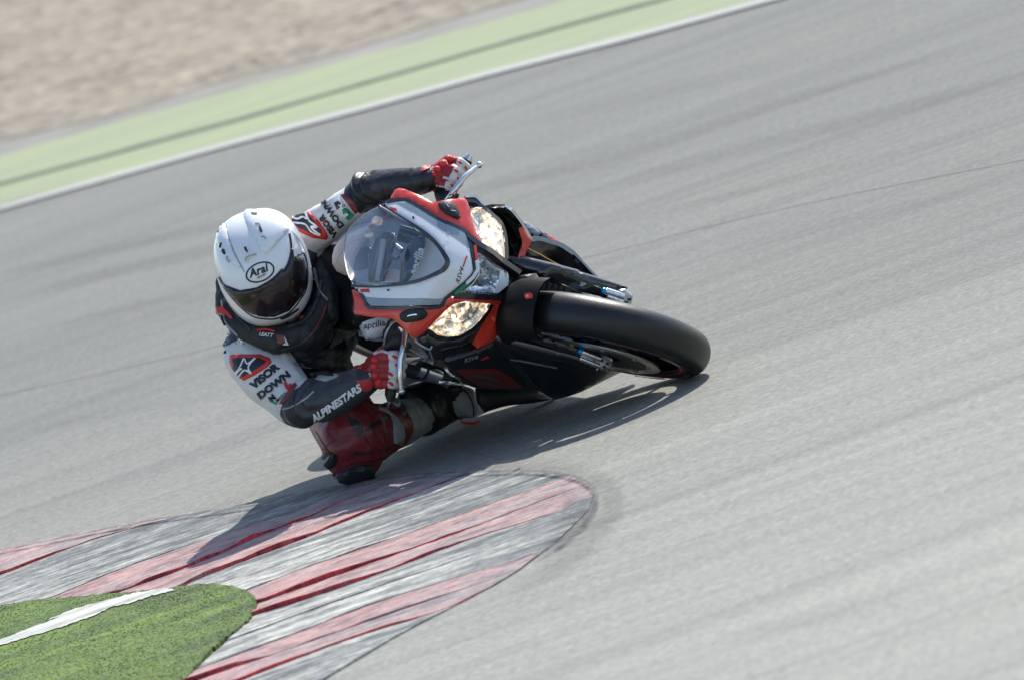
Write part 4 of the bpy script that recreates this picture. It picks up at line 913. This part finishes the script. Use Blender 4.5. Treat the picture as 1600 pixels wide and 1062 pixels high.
# 0 black 1 white 2 red 3 grey 4 charcoal
caps = [
 cp((440, 462, .36), 68, (470, 500, .52), 72, 0), cp((470, 500, .52), 74, (488, 525, .74), 66, 0),
 cp((505, 445, .46), 48, (520, 520, .6), 44, 0), cp((478, 545, .5), 66, (496, 540, .7), 58, 0),
 cp((410, 520, .31), 58, (470, 385, .38), 46, 0),
 cp((398, 552, .26), 52, (424, 588, .17), 49, 1), cp((424, 588, .17), 48, (466, 632, .07), 37, 1),
 cp((468, 633, .07), 36, (520, 619, .01), 36, 4), cp((520, 619, .01), 35, (582, 588, -.03), 22, 4),
 cp((478, 370, .36), 36, (512, 347, .3), 33, 1), cp((512, 347, .3), 32, (562, 308, .24), 27, 1),
 cp((566, 299, .24), 28, (602, 291, .2), 29, 0), cp((602, 291, .2), 28, (668, 280, .10), 21, 0),
 cp((488, 560, .66), 58, (532, 650, .33), 54, 0), cp((532, 650, .33), 54, (552, 682, .19), 56, 2),
 cp((552, 682, .19), 56, (552, 698, .2), 54, 2), cp((545, 690, .17), 45, (556, 708, .2), 45, 2), cp((560, 685, .22), 52, (625, 662, .4), 34, 2), cp((625, 662, .4), 36, (665, 642, .55), 32, 3),
 (BL(-.05, -1.0, .86), .11, BL(-.2, -.72, .80), .075, 0), (BL(-.2, -.72, .8), .07, BL(-.19, -.98, .42), .05, 0),
 cp((430, 470, .33), 34, (420, 440, .22), 32, 0), cp((455, 560, .32), 50, (500, 560, .45), 50, 0),
]
def wr(P_):
    d = .0035*noise.fractal(P_*16, .9, 2.1, 3)
    for c, s, a in ((W(470, 636, .05), .11, 1.6), (W(566, 298, .22), .10, 1.4), (W(560, 640, .3), .12, 1.4), (W(630, 660, .4), .09, 1.2)):
        k = max(0, 1-(P_-c).length/s); d += a*k*.007*math.sin(noise.noise(P_*9)*14+P_.x*60)
    return d
def brule(i, t_, P_):
    x, y = projpx(P_); m_ = caps[i][4]
    if i == 4: return 1 if (t_ < .3 and x < 445) or t_ > .93 else 0
    if i == 17: return 3 if t_ > .86 else 2
    def tp_(j):
        c = caps[j]; ab = c[2]-c[0]; return (P_-c[0]).dot(ab)/ab.length_squared
    if i in (9, 10, 11, 12) : return 1 if tp_(10) < .9 else 0
    if i in (5, 6, 7, 8): return 1 if tp_(6) < 1.0 else 4
    return m_
body = organic('body', caps, ['leather_black', 'leather_white', 'knee_red', 'leather_grey', 'leather_char'], person, .006, 7,
    cuts=[(6, 1.0), (10, .9), (17, .86), (14, 0.0), (13, .93), (5, -.35)], disp=wr, rule=brule)
bc = caster(body)
def bp_(name, poly, mat, par=body, **k):
    k.setdefault('off', .0025); k.setdefault('thick', .004); k.setdefault('grid', 6); return patch(name, poly, bc, mat, par, **k)
def c2(s, ox, oy, pts): return [(ox+a/s, oy+b_/s) for a, b_ in pts]
K1 = lambda p_: c2(5.31, 320, 230, p_); K2 = lambda p_: c2(5.31, 320, 400, p_); K3 = lambda p_: c2(5.31, 380, 560, p_)
# right shoulder (lower in view)
bp_('white_shoulder_panel', K2([(125, 520), (210, 500), (300, 570), (450, 690), (570, 760), (620, 850), (600, 880), (640, 930), (500, 1010), (350, 1040), (240, 960), (170, 850), (140, 760), (120, 640)]), 'leather_white', thick=.003, off=.001)
bp_('dark_shoulder_insert', K2([(185, 590), (230, 540), (290, 580), (275, 690), (230, 720), (155, 750), (150, 710)]), 'leather_char', off=.004, smoothn=2)
bp_('dark_shoulder_insert', K2([(370, 650), (420, 670), (520, 710), (545, 750), (530, 760), (400, 735), (365, 700)]), 'leather_char', off=.004)
def star(par, surf, poly_out, poly_in, starp):
    a = patch('shoulder_slider', poly_out, surf, 'print_red', par, off=.004, thick=.008, puff=.005, pw=5, grid=5)
    patch('slider_inset', poly_in, surf, 'print_black', par, off=.0095, thick=.004, puff=.002, pw=4, grid=5)
    for s_ in starp: linepatch('slider_star', s_, 2.2, surf, 'print_white', par, off=.0125, thick=.003, grid=5)
star(body, bc, K2([(215, 820), (300, 815), (460, 820), (540, 850), (558, 880), (520, 920), (420, 985), (330, 1030), (270, 990), (235, 930), (215, 880)]),
     K2([(250, 855), (360, 850), (470, 860), (515, 885), (470, 920), (400, 965), (340, 995), (300, 985), (262, 930)]),
     [K2([(275, 970), (310, 930), (345, 860), (375, 900), (430, 862)]), K2([(430, 862), (385, 925), (405, 975), (350, 950), (300, 1000)]), K2([(285, 985), (300, 955), (330, 935)])])
star(body, bc, K1([(690, 650), (740, 590), (870, 540), (940, 610), (1000, 690), (1022, 740), (1010, 762), (900, 750), (780, 700), (700, 672)]),
     K1([(735, 640), (770, 585), (865, 555), (920, 620), (975, 690), (975, 720), (890, 710), (800, 670)]),
     [K1([(750, 600), (800, 610), (840, 590), (870, 600), (860, 560)]), K1([(860, 560), (890, 615), (945, 660), (900, 660), (970, 712)]), K1([(970, 712), (900, 690), (850, 640), (760, 640)])])
# left sleeve lettering
bp_('dark_arm_insert', K1([(800, 850), (850, 845), (930, 880), (900, 930), (850, 960), (820, 900)]), 'leather_char', off=.004)
text_patch('sleeve_text', 'VISOR', bc, 'print_black', body, (527, 366), (-.72, -1), 8.6, 0, off=.004, bold=.05, squash=1.1)
text_patch('sleeve_text', 'DOWN', bc, 'print_black', body, (537.5, 352), (-.72, -1), 9, 0, off=.004, bold=.05, squash=1.1)
text_patch('sleeve_text', 'MOTO', bc, 'print_black', body, (549, 333.5), (-.72, -1), 4.4, 0, off=.005, bold=.02, squash=1.0)
bp_('sleeve_patch', K1([(1070, 440), (1110, 430), (1250, 560), (1190, 610), (1140, 560), (1120, 520)]), 'print_white', off=.003)
bp_('sleeve_letter', K1([(1140, 515), (1180, 500), (1245, 560), (1190, 605), (1165, 580), (1200, 555), (1180, 540), (1150, 560)]), 'print_green', off=.0045)
bp_('sleeve_letter', K1([(1080, 470), (1110, 450), (1135, 470), (1120, 480), (1110, 470), (1105, 480), (1125, 500), (1115, 508), (1095, 485), (1090, 495), (1110, 515), (1100, 520)]), 'print_black', off=.0045)
bp_('sleeve_stripe', K1([(1130, 400), (1170, 395), (1250, 480), (1275, 530), (1250, 550), (1190, 470)]), 'dkred', off=.004)
bp_('sleeve_dot', K1([(980, 615), (1000, 612), (1004, 632), (986, 634)]), 'print_red', off=.004)
# right sleeve lettering
text_patch('sleeve_text', 'VISOR', bc, 'print_black', body, (398, 607), (1, -.80), 11, 0, off=.004, bold=.05, squash=1.15)
text_patch('sleeve_text', 'DOWN', bc, 'print_black', body, (408, 623), (1, -.76), 10.5, 0, off=.004, bold=.05, squash=1.15)
text_patch('sleeve_text', 'M', bc, 'print_black', body, (425, 628), (1, -.8), 9, 0, off=.004, bold=.03)
bp_('sleeve_letter', K3([(335, 205), (355, 185), (375, 225), (395, 205), (410, 215), (375, 262), (355, 250)]), 'print_red', off=.004)
bp_('sleeve_letter', K3([(220, 330), (235, 340), (290, 370), (275, 378), (225, 350)]), 'print_green', off=.004)
text_patch('sleeve_text', 'MOTO', bc, 'print_black', body, (434, 628), (1, -.85), 4.5, 0, off=.004, bold=.02)
bp_('sleeve_stripe', K3([(300, 370), (430, 200), (447, 222), (350, 360), (330, 378)]), 'dkred', off=.004)
linepatch('sleeve_seam', K3([(330, 420), (420, 390), (520, 330), (590, 270)]), 2.5, bc, 'leather_grey', body)
text_patch('forearm_text', 'ALPINESTARS', bc, 'print_white', body, (491, 659), (1, -.68), 10.5, .25, off=.004, bold=.05, squash=1.0)
# chest and collar pieces
bp_('dark_chest_strap', K2([(880, 190), (930, 180), (970, 210), (900, 205)]), 'print_white', off=.006)
bp_('chest_mark', K2([(885, 130), (925, 140), (945, 195), (895, 185)]), 'print_red', off=.006)
bp_('chest_mark', K2([(925, 90), (990, 110), (1000, 140), (960, 160), (935, 130)]), 'print_white', off=.006)
bp_('grey_chest_panel', K2([(1090, 410), (1130, 450), (1210, 560), (1180, 600), (1100, 590)]), 'leather_grey', off=.003)
bp_('grey_chest_panel', K2([(1100, 610), (1180, 620), (1270, 630), (1180, 690), (1030, 770), (1060, 690)]), 'leather_grey', off=.003)
bp_('grey_chest_panel', K2([(720, 890), (860, 870), (960, 860), (930, 900), (880, 930), (760, 915)]), 'leather_grey', off=.003)
bp_('pale_thigh_panel', K2([(860, 970), (1000, 945), (1110, 990), (1090, 1010), (1000, 1040), (920, 1020)]), 'leather_grey', off=.003)
for l_ in ([(1125, 185), (1100, 280), (1060, 380), (1030, 420)], [(1085, 340), (1060, 400), (1065, 440)], [(850, 740), (820, 830), (780, 910)], [(1020, 180), (1060, 290), (1065, 310)]):
    linepatch('zip_cord', K2(l_), 1.8, bc, 'print_grey', body, off=.006)
linepatch('chest_piping', K2([(1000, 440), (960, 500), (900, 590), (860, 670)]), 3, bc, 'dkred', body, off=.004)
# knee pieces
o = patch('knee_slider', K3([(735, 965), (800, 940), (880, 900), (1000, 870), (1090, 890), (1085, 930), (1075, 985), (960, 1005), (850, 1025), (820, 1000), (780, 975)]), bc, 'black_matt', person, off=.008, thick=.035, puff=.014, pw=9, grid=5)
bp_('knee_cup', K3([(655, 800), (700, 780), (760, 790), (778, 850), (740, 905), (710, 910), (680, 880)]), 'print_black', off=.004, puff=.006, pw=6, smoothn=2)
bp_('knee_cup_edge', K3([(670, 850), (730, 790), (735, 800), (690, 870)]), 'print_grey', off=.012)
text_patch('knee_text', 'MANJUST', bc, 'print_black', body, (551, 710), (1, -.05), 5, .3, off=.003, bold=.02, squash=1.1)
linepatch('knee_seam', K3([(640, 760), (760, 670), (880, 640), (980, 640)]), 1.3, bc, 'leather_black', body, off=.002)
linepatch('knee_seam', K3([(640, 570), (700, 585), (830, 570), (950, 560)]), 1.3, bc, 'dkred', body, off=.003)
bp_('knee_inner_panel', K3([(1010, 600), (1030, 560), (1200, 460), (1230, 480), (1060, 590)]), 'leather_black', off=.003)
bp_('knee_panel', K3([(850, 470), (930, 500), (990, 560), (985, 640), (960, 640), (900, 560)]), 'leather_black', off=.003)
linepatch('knee_seam', K3([(600, 600), (660, 700), (720, 780), (790, 800)]), 1.2, bc, 'leather_black', body, off=.002)
linepatch('knee_seam', K3([(1000, 640), (1060, 720), (1150, 760), (1220, 740)]), 1.2, bc, 'leather_black', body, off=.002)
linepatch('knee_seam', K3([(780, 920), (900, 870), (1050, 850), (1180, 820)]), 1.2, bc, 'leather_black', body, off=.002)
bp_('shin_cuff', K3([(1120, 415), (1180, 420), (1260, 490), (1320, 560), (1330, 640), (1310, 715), (1250, 700), (1245, 600), (1240, 510), (1200, 450)]), 'leather_grey', off=.006, thick=.008, puff=.005, pw=6)
o = bp_('cuff_buckle', K3([(1150, 360), (1230, 335), (1290, 345), (1340, 430), (1330, 470), (1290, 400), (1220, 370)]), 'alu_dull', off=.008, thick=.01, puff=.006, pw=4)
# boots
boot = organic('boot', [cp((655, 645, .52), 40, (700, 632, .62), 30, 0), cp((640, 622, .5), 22, (700, 610, .58), 26, 0), cp((700, 625, .6), 28, (728, 628, .58), 26, 1), cp((712, 610, .58), 16, (736, 640, .56), 14, 1), cp((690, 618, .6), 30, (680, 640, .6), 30, 0)],
    ['leather_black', 'leather_grey'], person, .007, 5, disp=lambda P_: .003*noise.fractal(P_*20, .9, 2, 3))
btc = caster(boot)
patch('toe_slider', [(716, 655), (726, 658), (740, 658.5), (750, 655), (748, 660.5), (737, 663), (724, 662)], lambda a, b_: (W(a, b_, .53), -ray(a, b_).normalized()), 'print_red', boot, off=.0, thick=.03, puff=.004, pw=3, grid=4)
linepatch('boot_seam', [(702, 612), (700, 628), (708, 645), (722, 655)], 1.5, btc, 'leather_black', boot)
linepatch('boot_seam', [(715, 607), (728, 612), (738, 630), (740, 648)], 1.5, btc, 'leather_char', boot)
organic('boot', [(BL(-.2, -.98, .46), .055, BL(-.2, -1.02, .36), .05, 0), (BL(-.2, -1.04, .36), .045, BL(-.19, -.84, .33), .035, 0)], ['leather_black'], person, .01, 4)
# thigh leather seen through the screen
patch3('perforated_panel', [(519, 400, -.46), (522, 388, -.46), (530, 376, -.45), (545, 366, -.44), (570, 355, -.42), (586, 349, -.42), (586, 356, -.42), (575, 372, -.42), (566, 385, -.42), (556, 402, -.43), (551, 420, -.44), (550, 432, -.45), (538, 430, -.46), (526, 424, -.46), (519, 412, -.46)], 'perf', person, off=0, thick=.05, puff=.02, pw=16, grid=5)
patch3('red_stretch_panel', [(574, 354, -.41), (590, 344, -.41), (606, 334, -.41), (610, 338, -.41), (596, 347, -.41), (580, 358, -.41)], 'leather_red', person, off=0, thick=.05, puff=.01, pw=5, grid=5)
# neck brace
nb = organic('neck_brace', [cp(a, ra, b_, rb, 0) for a, ra, b_, rb in (
  ((350, 436, .27), 13, (352, 480, .22), 17), ((352, 480, .22), 17, (383, 512, .16), 21), ((383, 512, .16), 21, (432, 532, .12), 23), ((432, 532, .12), 23, (476, 522, .14), 23),
  ((476, 522, .14), 25, (506, 488, .2), 25), ((506, 488, .2), 25, (514, 440, .28), 20), ((514, 440, .28), 20, (500, 410, .34), 17), ((500, 410, .34), 17, (440, 400, .4), 20), ((440, 400, .4), 20, (370, 420, .36), 18), ((370, 420, .36), 18, (350, 436, .27), 13),
  ((470, 545, .18), 22, (500, 520, .22), 22))], ['black_matt'], person, .005, 4, disp=lambda P_: .0035*noise.fractal(P_*28, .9, 2, 3))
nc = caster(nb, body)
text_patch('brace_text', 'LEATT', nc, 'print_white', nb, (405, 524), (1, .14), 5.2, .2, off=.004, bold=.025, squash=1.0)
linepatch('brace_stripe', K2([(430, 618), (500, 612), (580, 630)]), 2.2, nc, 'print_red', nb, off=.004)
for l_, w_, m_ in (([(360, 462), (368, 492), (392, 516)], 2.5, 'leather_char'), ([(450, 512), (478, 500), (496, 470), (503, 440)], 4, 'leather_char'), ([(492, 420), (500, 455), (512, 470)], 2, 'print_grey'), ([(440, 545), (470, 535), (498, 510)], 3, 'leather_char'), ([(346, 470), (352, 500), (372, 524)], 1.5, 'print_grey'), ([(487, 520), (500, 500), (510, 476)], 2.2, 'dkred')):
    linepatch('brace_strap', l_, w_, nc, m_, nb, off=.005, thick=.006, grid=5)
for pl in ([(512, 452), (520, 470), (532, 500), (524, 512), (512, 490)], [(470, 560), (500, 556), (520, 566), (500, 576), (476, 572)], [(538, 470), (548, 490), (552, 520), (544, 515), (540, 490)]):
    patch('chest_panel', pl, nc, 'leather_char', body, off=.004, thick=.004, puff=.003, pw=5)
patch('brace_mark', K2([(585, 655), (650, 660), (690, 740), (600, 720)]), nc, 'dkred', nb, off=.004)
patch('brace_mark', K2([(655, 665), (690, 735), (640, 735), (665, 715)]), nc, 'print_white', nb, off=.006)
patch('brace_mark', K2([(115, 430), (150, 425), (235, 510), (240, 530), (180, 490), (125, 470)]), nc, 'print_red', nb, off=.008)
patch('brace_strap', K2([(70, 500), (98, 498), (105, 590), (85, 585), (82, 550), (70, 548)]), nc, 'black_matt', nb, off=.01, thick=.01)
patch('back_protector_edge', K2([(62, 420), (105, 430), (165, 480), (165, 540), (135, 575), (105, 520)]), nc, 'leather_grey', nb, off=.004, thick=.01)
# helmet
HC = W(411.5, 418.5, .15)
vmaj = (XC*.285-YC*.958).normalized(); vmin = (XC*.958+YC*.285).normalized(); vd = -DV
bm = bmesh.new(); bmesh.ops.create_icosphere(bm, subdivisions=5, radius=1)
for v in bm.verts:
    c = v.co; k = 1.0
    lo_ = max(0, c.x); sd_ = c.y
    x = c.x*96; y = c.y*(75-6*lo_**2+2*(1-abs(c.x))); z = c.z*84
    # squarer section
    s = 1+.035*math.cos(4*math.atan2(c.y, c.x))*-1
    v.co = HC+(vmaj*x*s+vmin*y*s+vd*z)*q
helmet = link('helmet', bm_mesh(bm), 'helmet', person, smooth=180)
hc = caster(helmet)
def hp(name, poly, mat, **k):
    k.setdefault('off', .0015); k.setdefault('thick', .002); k.setdefault('grid', 5); return patch(name, poly, hc, mat, helmet, **k)
vis = K1([(715, 845), (690, 960), (640, 1040)])+K2([(640, 110), (560, 190), (430, 262), (290, 285), (165, 238), (150, 240), (190, 300), (240, 350), (310, 430), (400, 480), (500, 500), (580, 500), (700, 450), (800, 330), (838, 250), (842, 130), (815, 20)])+K1([(780, 920), (740, 860)])
hp('visor', vis, 'visor', off=.003, thick=.006, puff=.004, pw=10, smoothn=0, ang=80)
linepatch('visor_gasket', K1([(700, 720), (715, 845), (690, 960), (640, 1040)])+K2([(640, 110), (560, 190), (430, 266), (290, 291), (165, 243), (120, 175)]), 2.2, hc, 'stripe', helmet, off=.003)
linepatch('chin_line', K2([(130, 190), (180, 290), (300, 425), (400, 500), (500, 520), (590, 518), (700, 470), (800, 350), (845, 250), (850, 100), (820, -20)])+K1([(780, 900), (745, 850)]), 1.6, hc, 'stripe', helmet, off=.002)
hp('visor_reflection_band', K2([(380, 300), (430, 285), (520, 490), (440, 480), (400, 400)]), 'visor', off=.009)
hp('chin_vent', K2([(620, 515), (700, 480), (775, 430), (770, 450), (700, 500), (640, 525)]), 'stripe', off=.003)
hp('chin_strap', K2([(690, 540), (760, 500), (800, 490), (790, 540), (740, 590), (710, 570)]), 'black_matt', off=.006, thick=.01, puff=.004, pw=4)
hp('chin_mark', K2([(770, 495), (800, 480), (805, 500), (785, 512)]), 'print_red', off=.012)
# top vents: raised white fins
hp('top_vent', K1([(318, 560), (330, 522), (440, 522), (560, 580), (650, 640), (700, 690), (640, 760), (540, 870), (500, 885), (440, 800), (380, 700), (340, 620)]), 'helmet', off=.0, thick=.006, puff=.010, pw=12, smoothn=2, ang=80)
hp('side_vent', K1([(92, 760), (110, 690), (140, 632), (170, 640), (190, 700), (230, 850), (290, 960), (300, 1010), (240, 980), (190, 930), (120, 860)]), 'helmet', off=.0, thick=.006, puff=.008, pw=9, smoothn=2, ang=80)
hp('brow_vent', K1([(330, 960), (350, 900), (420, 880), (430, 900), (380, 920), (355, 960)]), 'helmet', off=.0, thick=.004, puff=.005, pw=4, smoothn=2, ang=80)
for pl in ([(450, 680), (465, 678), (480, 715), (470, 728), (455, 710)], [(335, 838), (348, 835), (365, 870), (358, 882), (340, 860)], [(165, 850), (178, 850), (190, 885), (183, 895), (168, 875)], [(390, 570), (440, 570), (435, 584), (400, 582)], [(150, 810), (160, 800), (150, 840), (145, 838)]):
    hp('vent_hole', K1(pl), 'print_black', off=.012, thick=.004)
for pl in ([(470, 760), (490, 755), (505, 775)], [(205, 905), (205, 930), (225, 955)], [(345, 950), (360, 915), (430, 893)], [(420, 655), (450, 655), (462, 670)]):
    linepatch('vent_edge', K1(pl), 1.5, hc, 'print_grey' if pl[0][0] != 345 else 'scratch', helmet, off=.012)
linepatch('shell_seam', K1([(180, 640), (200, 740), (240, 860), (290, 960), (330, 1040)]), .9, hc, 'print_grey', helmet, off=.002)
ov = [(408+23.5*math.cos(a)*.92+(-.38)*9*math.sin(a)*-1*.3, 0) for a in []]
oc = (406.5, 425.5); dx, dy = Vector((.92, -.39)), Vector((.39, .92)); OV = []
for i in range(37):
    a = 2*math.pi*i/36; p_ = dx*(22.5*math.cos(a))+dy*(14*math.sin(a)); OV.append((oc[0]+p_.x, oc[1]+p_.y))
linepatch('helmet_logo_oval', OV[:-1:3]+[OV[0]], 2.2, hc, 'print_black', helmet, off=.002, grid=5)
text_patch('helmet_logo', 'Arai', hc, 'print_black', helmet, (391.5, 434), (.92, -.36), 12.5, .3, off=.003, bold=.03, squash=.9, grid=4, spacing=1.08)
text_patch('helmet_small_text', 'HELMET', hc, 'print_black', helmet, (402, 436), (.9, -.42), 2.8, .1, off=.003, squash=1.1, grid=4)
hp('visor_pivot', K1([(722, 860), (745, 850), (752, 880), (745, 905), (727, 915), (722, 890)]), 'helmet', off=.010, smoothn=2)
tube('helmet_visor_rim', [W(*p_) for p_ in [(a, b_, .09) for a, b_ in K1([(700, 688), (760, 735), (810, 810), (850, 900), (875, 1000)])]], .0035, 'helmet', helmet, 8)
# gloves
def glove(wr_, knk, fing, thumb, cuff, wr_r=17, ct=.75):
    cs = []
    for k_ in knk: cs.append((B(*wr_), wr_r*q, B(*k_), 10.5*q, 0))
    cs.append((B(*cuff), (wr_r+5)*q, B(*wr_), wr_r*q, 0))
    for i, f_ in enumerate(fing):
        rr_ = [9.2, 9.4, 9.0, 8.2][i]
        pts = [knk[i]]+list(f_)
        for j in range(len(pts)-1): cs.append((B(*pts[j]), (rr_-.5*j)*q, B(*pts[j+1]), (rr_-.5*(j+1))*q, 0 if j == 0 else 1))
    cs.append((B(*thumb[0]), 10*q, B(*thumb[1]), 8.5*q, 0)); cs.append((B(*thumb[1]), 8.5*q, B(*thumb[2]), 7.5*q, 1))
    return organic('glove', cs, ['leather_red', 'leather_white'], person, .0035, 3, cuts=[(5+3*i, ct) for i in range(4)],
        rule=lambda i, t_, P_: 1 if (cs[i][4] == 1 or (i >= 5 and i < 17 and (i-5) % 3 == 0 and t_ > ct)) else 0)
gR = glove((573, 583, -.34), [(592, 558, -.27), (590, 571, -.265), (591, 585, -.265), (595, 598, -.27)],
  [[(616, 555, -.235), (628, 555, -.26), (620, 556, -.31)], [(617, 570, -.23), (629, 570, -.255), (620, 571, -.31)], [(616, 585, -.23), (627, 585, -.26), (618, 586, -.31)], [(614, 600, -.24), (624, 600, -.265), (616, 600, -.31)]],
  [(580, 565, -.33), (598, 548, -.34), (612, 552, -.35)], (561, 590, -.36), 16)
gL = glove((671, 278, -.34), [(701, 252, -.28), (692, 260, -.275), (685, 270, -.275), (682, 282, -.28)],
  [[(718, 254, -.25), (728, 262, -.27), (726, 268, -.32)], [(712, 267, -.24), (722, 276, -.26), (719, 280, -.32)], [(706, 278, -.24), (717, 286, -.26), (713, 290, -.32)], [(699, 289, -.25), (709, 297, -.27), (704, 300, -.32)]],
  [(680, 290, -.33), (692, 303, -.34), (704, 300, -.36)], (660, 280, -.36), 15, .98)
for gl, dots, kn, cuffs in ((gR, [(617, 557.5, 5, 3), (620, 571, 3.5, 3.2), (610, 584, 5, 3.2), (611, 599, 4.5, 3.4), (622, 596, 2, 4)], [(586, 562), (585, 572), (587, 586), (592, 596)],
       [([(555, 576), (567, 581), (579, 584)], 3), ([(556, 592), (566, 593), (576, 589), (580, 586)], 3), ([(584, 553), (595, 549), (608, 552)], 3), ([(557, 592), (562, 602), (571, 610), (580, 611)], 2.5)]),
      (gL, [(718.5, 254, 3.8, 2.6), (712.5, 267, 4.2, 3), (717, 280, 3.8, 3), (707.5, 291, 4, 3), (728, 263, 2, 3.6)], [(704, 249), (693, 256), (684, 265), (678, 273)],
       [([(677, 262), (665, 268), (656, 280), (656, 291), (664, 297), (676, 296)], 2.6), ([(681, 291), (690, 292), (697, 295), (706, 299)], 3), ([(693, 277), (700, 279), (708, 283)], 3)])):
    gc = caster(gl)
    for a, b_, ra, rb in dots:
        P2_ = [(a+ra*math.cos(t_)*.9+rb*math.sin(t_)*.3, b_+rb*math.sin(t_)+ra*math.cos(t_)*.3) for t_ in [i*math.pi/5 for i in range(10)]]
        patch('finger_stud', P2_, gc, 'print_red', gl, off=.001, thick=.003, puff=.004, pw=2.5, grid=2.5, ang=80)
    for a, b_ in kn:
        P2_ = [(a+5.6*math.cos(t_), b_+5.0*math.sin(t_)) for t_ in [i*math.pi/5 for i in range(10)]]
        patch('knuckle_guard', P2_, gc, 'print_red', gl, off=.001, thick=.003, puff=.008, pw=5, grid=2.5, ang=80)
    for l_, w_ in cuffs: linepatch('glove_piping', l_, w_, gc, 'leather_white', gl, off=.003, thick=.004, grid=4)
gcc = caster(gR, body)
patch('cuff_panel', [(556, 569), (566, 564), (578, 560), (584, 568), (580, 582), (570, 579), (557, 575)], gcc, 'leather_red', gR, off=.003, thick=.005, grid=4)
patch('cuff_panel', [(556, 593), (565, 594), (577, 590), (584, 598), (578, 609), (570, 611), (562, 604)], gcc, 'leather_red', gR, off=.003, thick=.005, grid=4)
patch('cuff_strap', [(558, 580), (568, 584), (578, 587), (574, 591), (560, 591)], gcc, 'print_black', gR, off=.005, thick=.004, grid=4)
gcl = caster(gL, body)
patch('cuff_panel', [(660, 262), (668, 257), (676, 258), (672, 263), (664, 267), (657, 270)], gcl, 'leather_red', gL, off=.003, thick=.005, grid=4)
for o in list(bpy.data.objects):
    if o.type == 'MESH' and o.parent is None and 'kind' not in o: o['kind'] = 'structure'
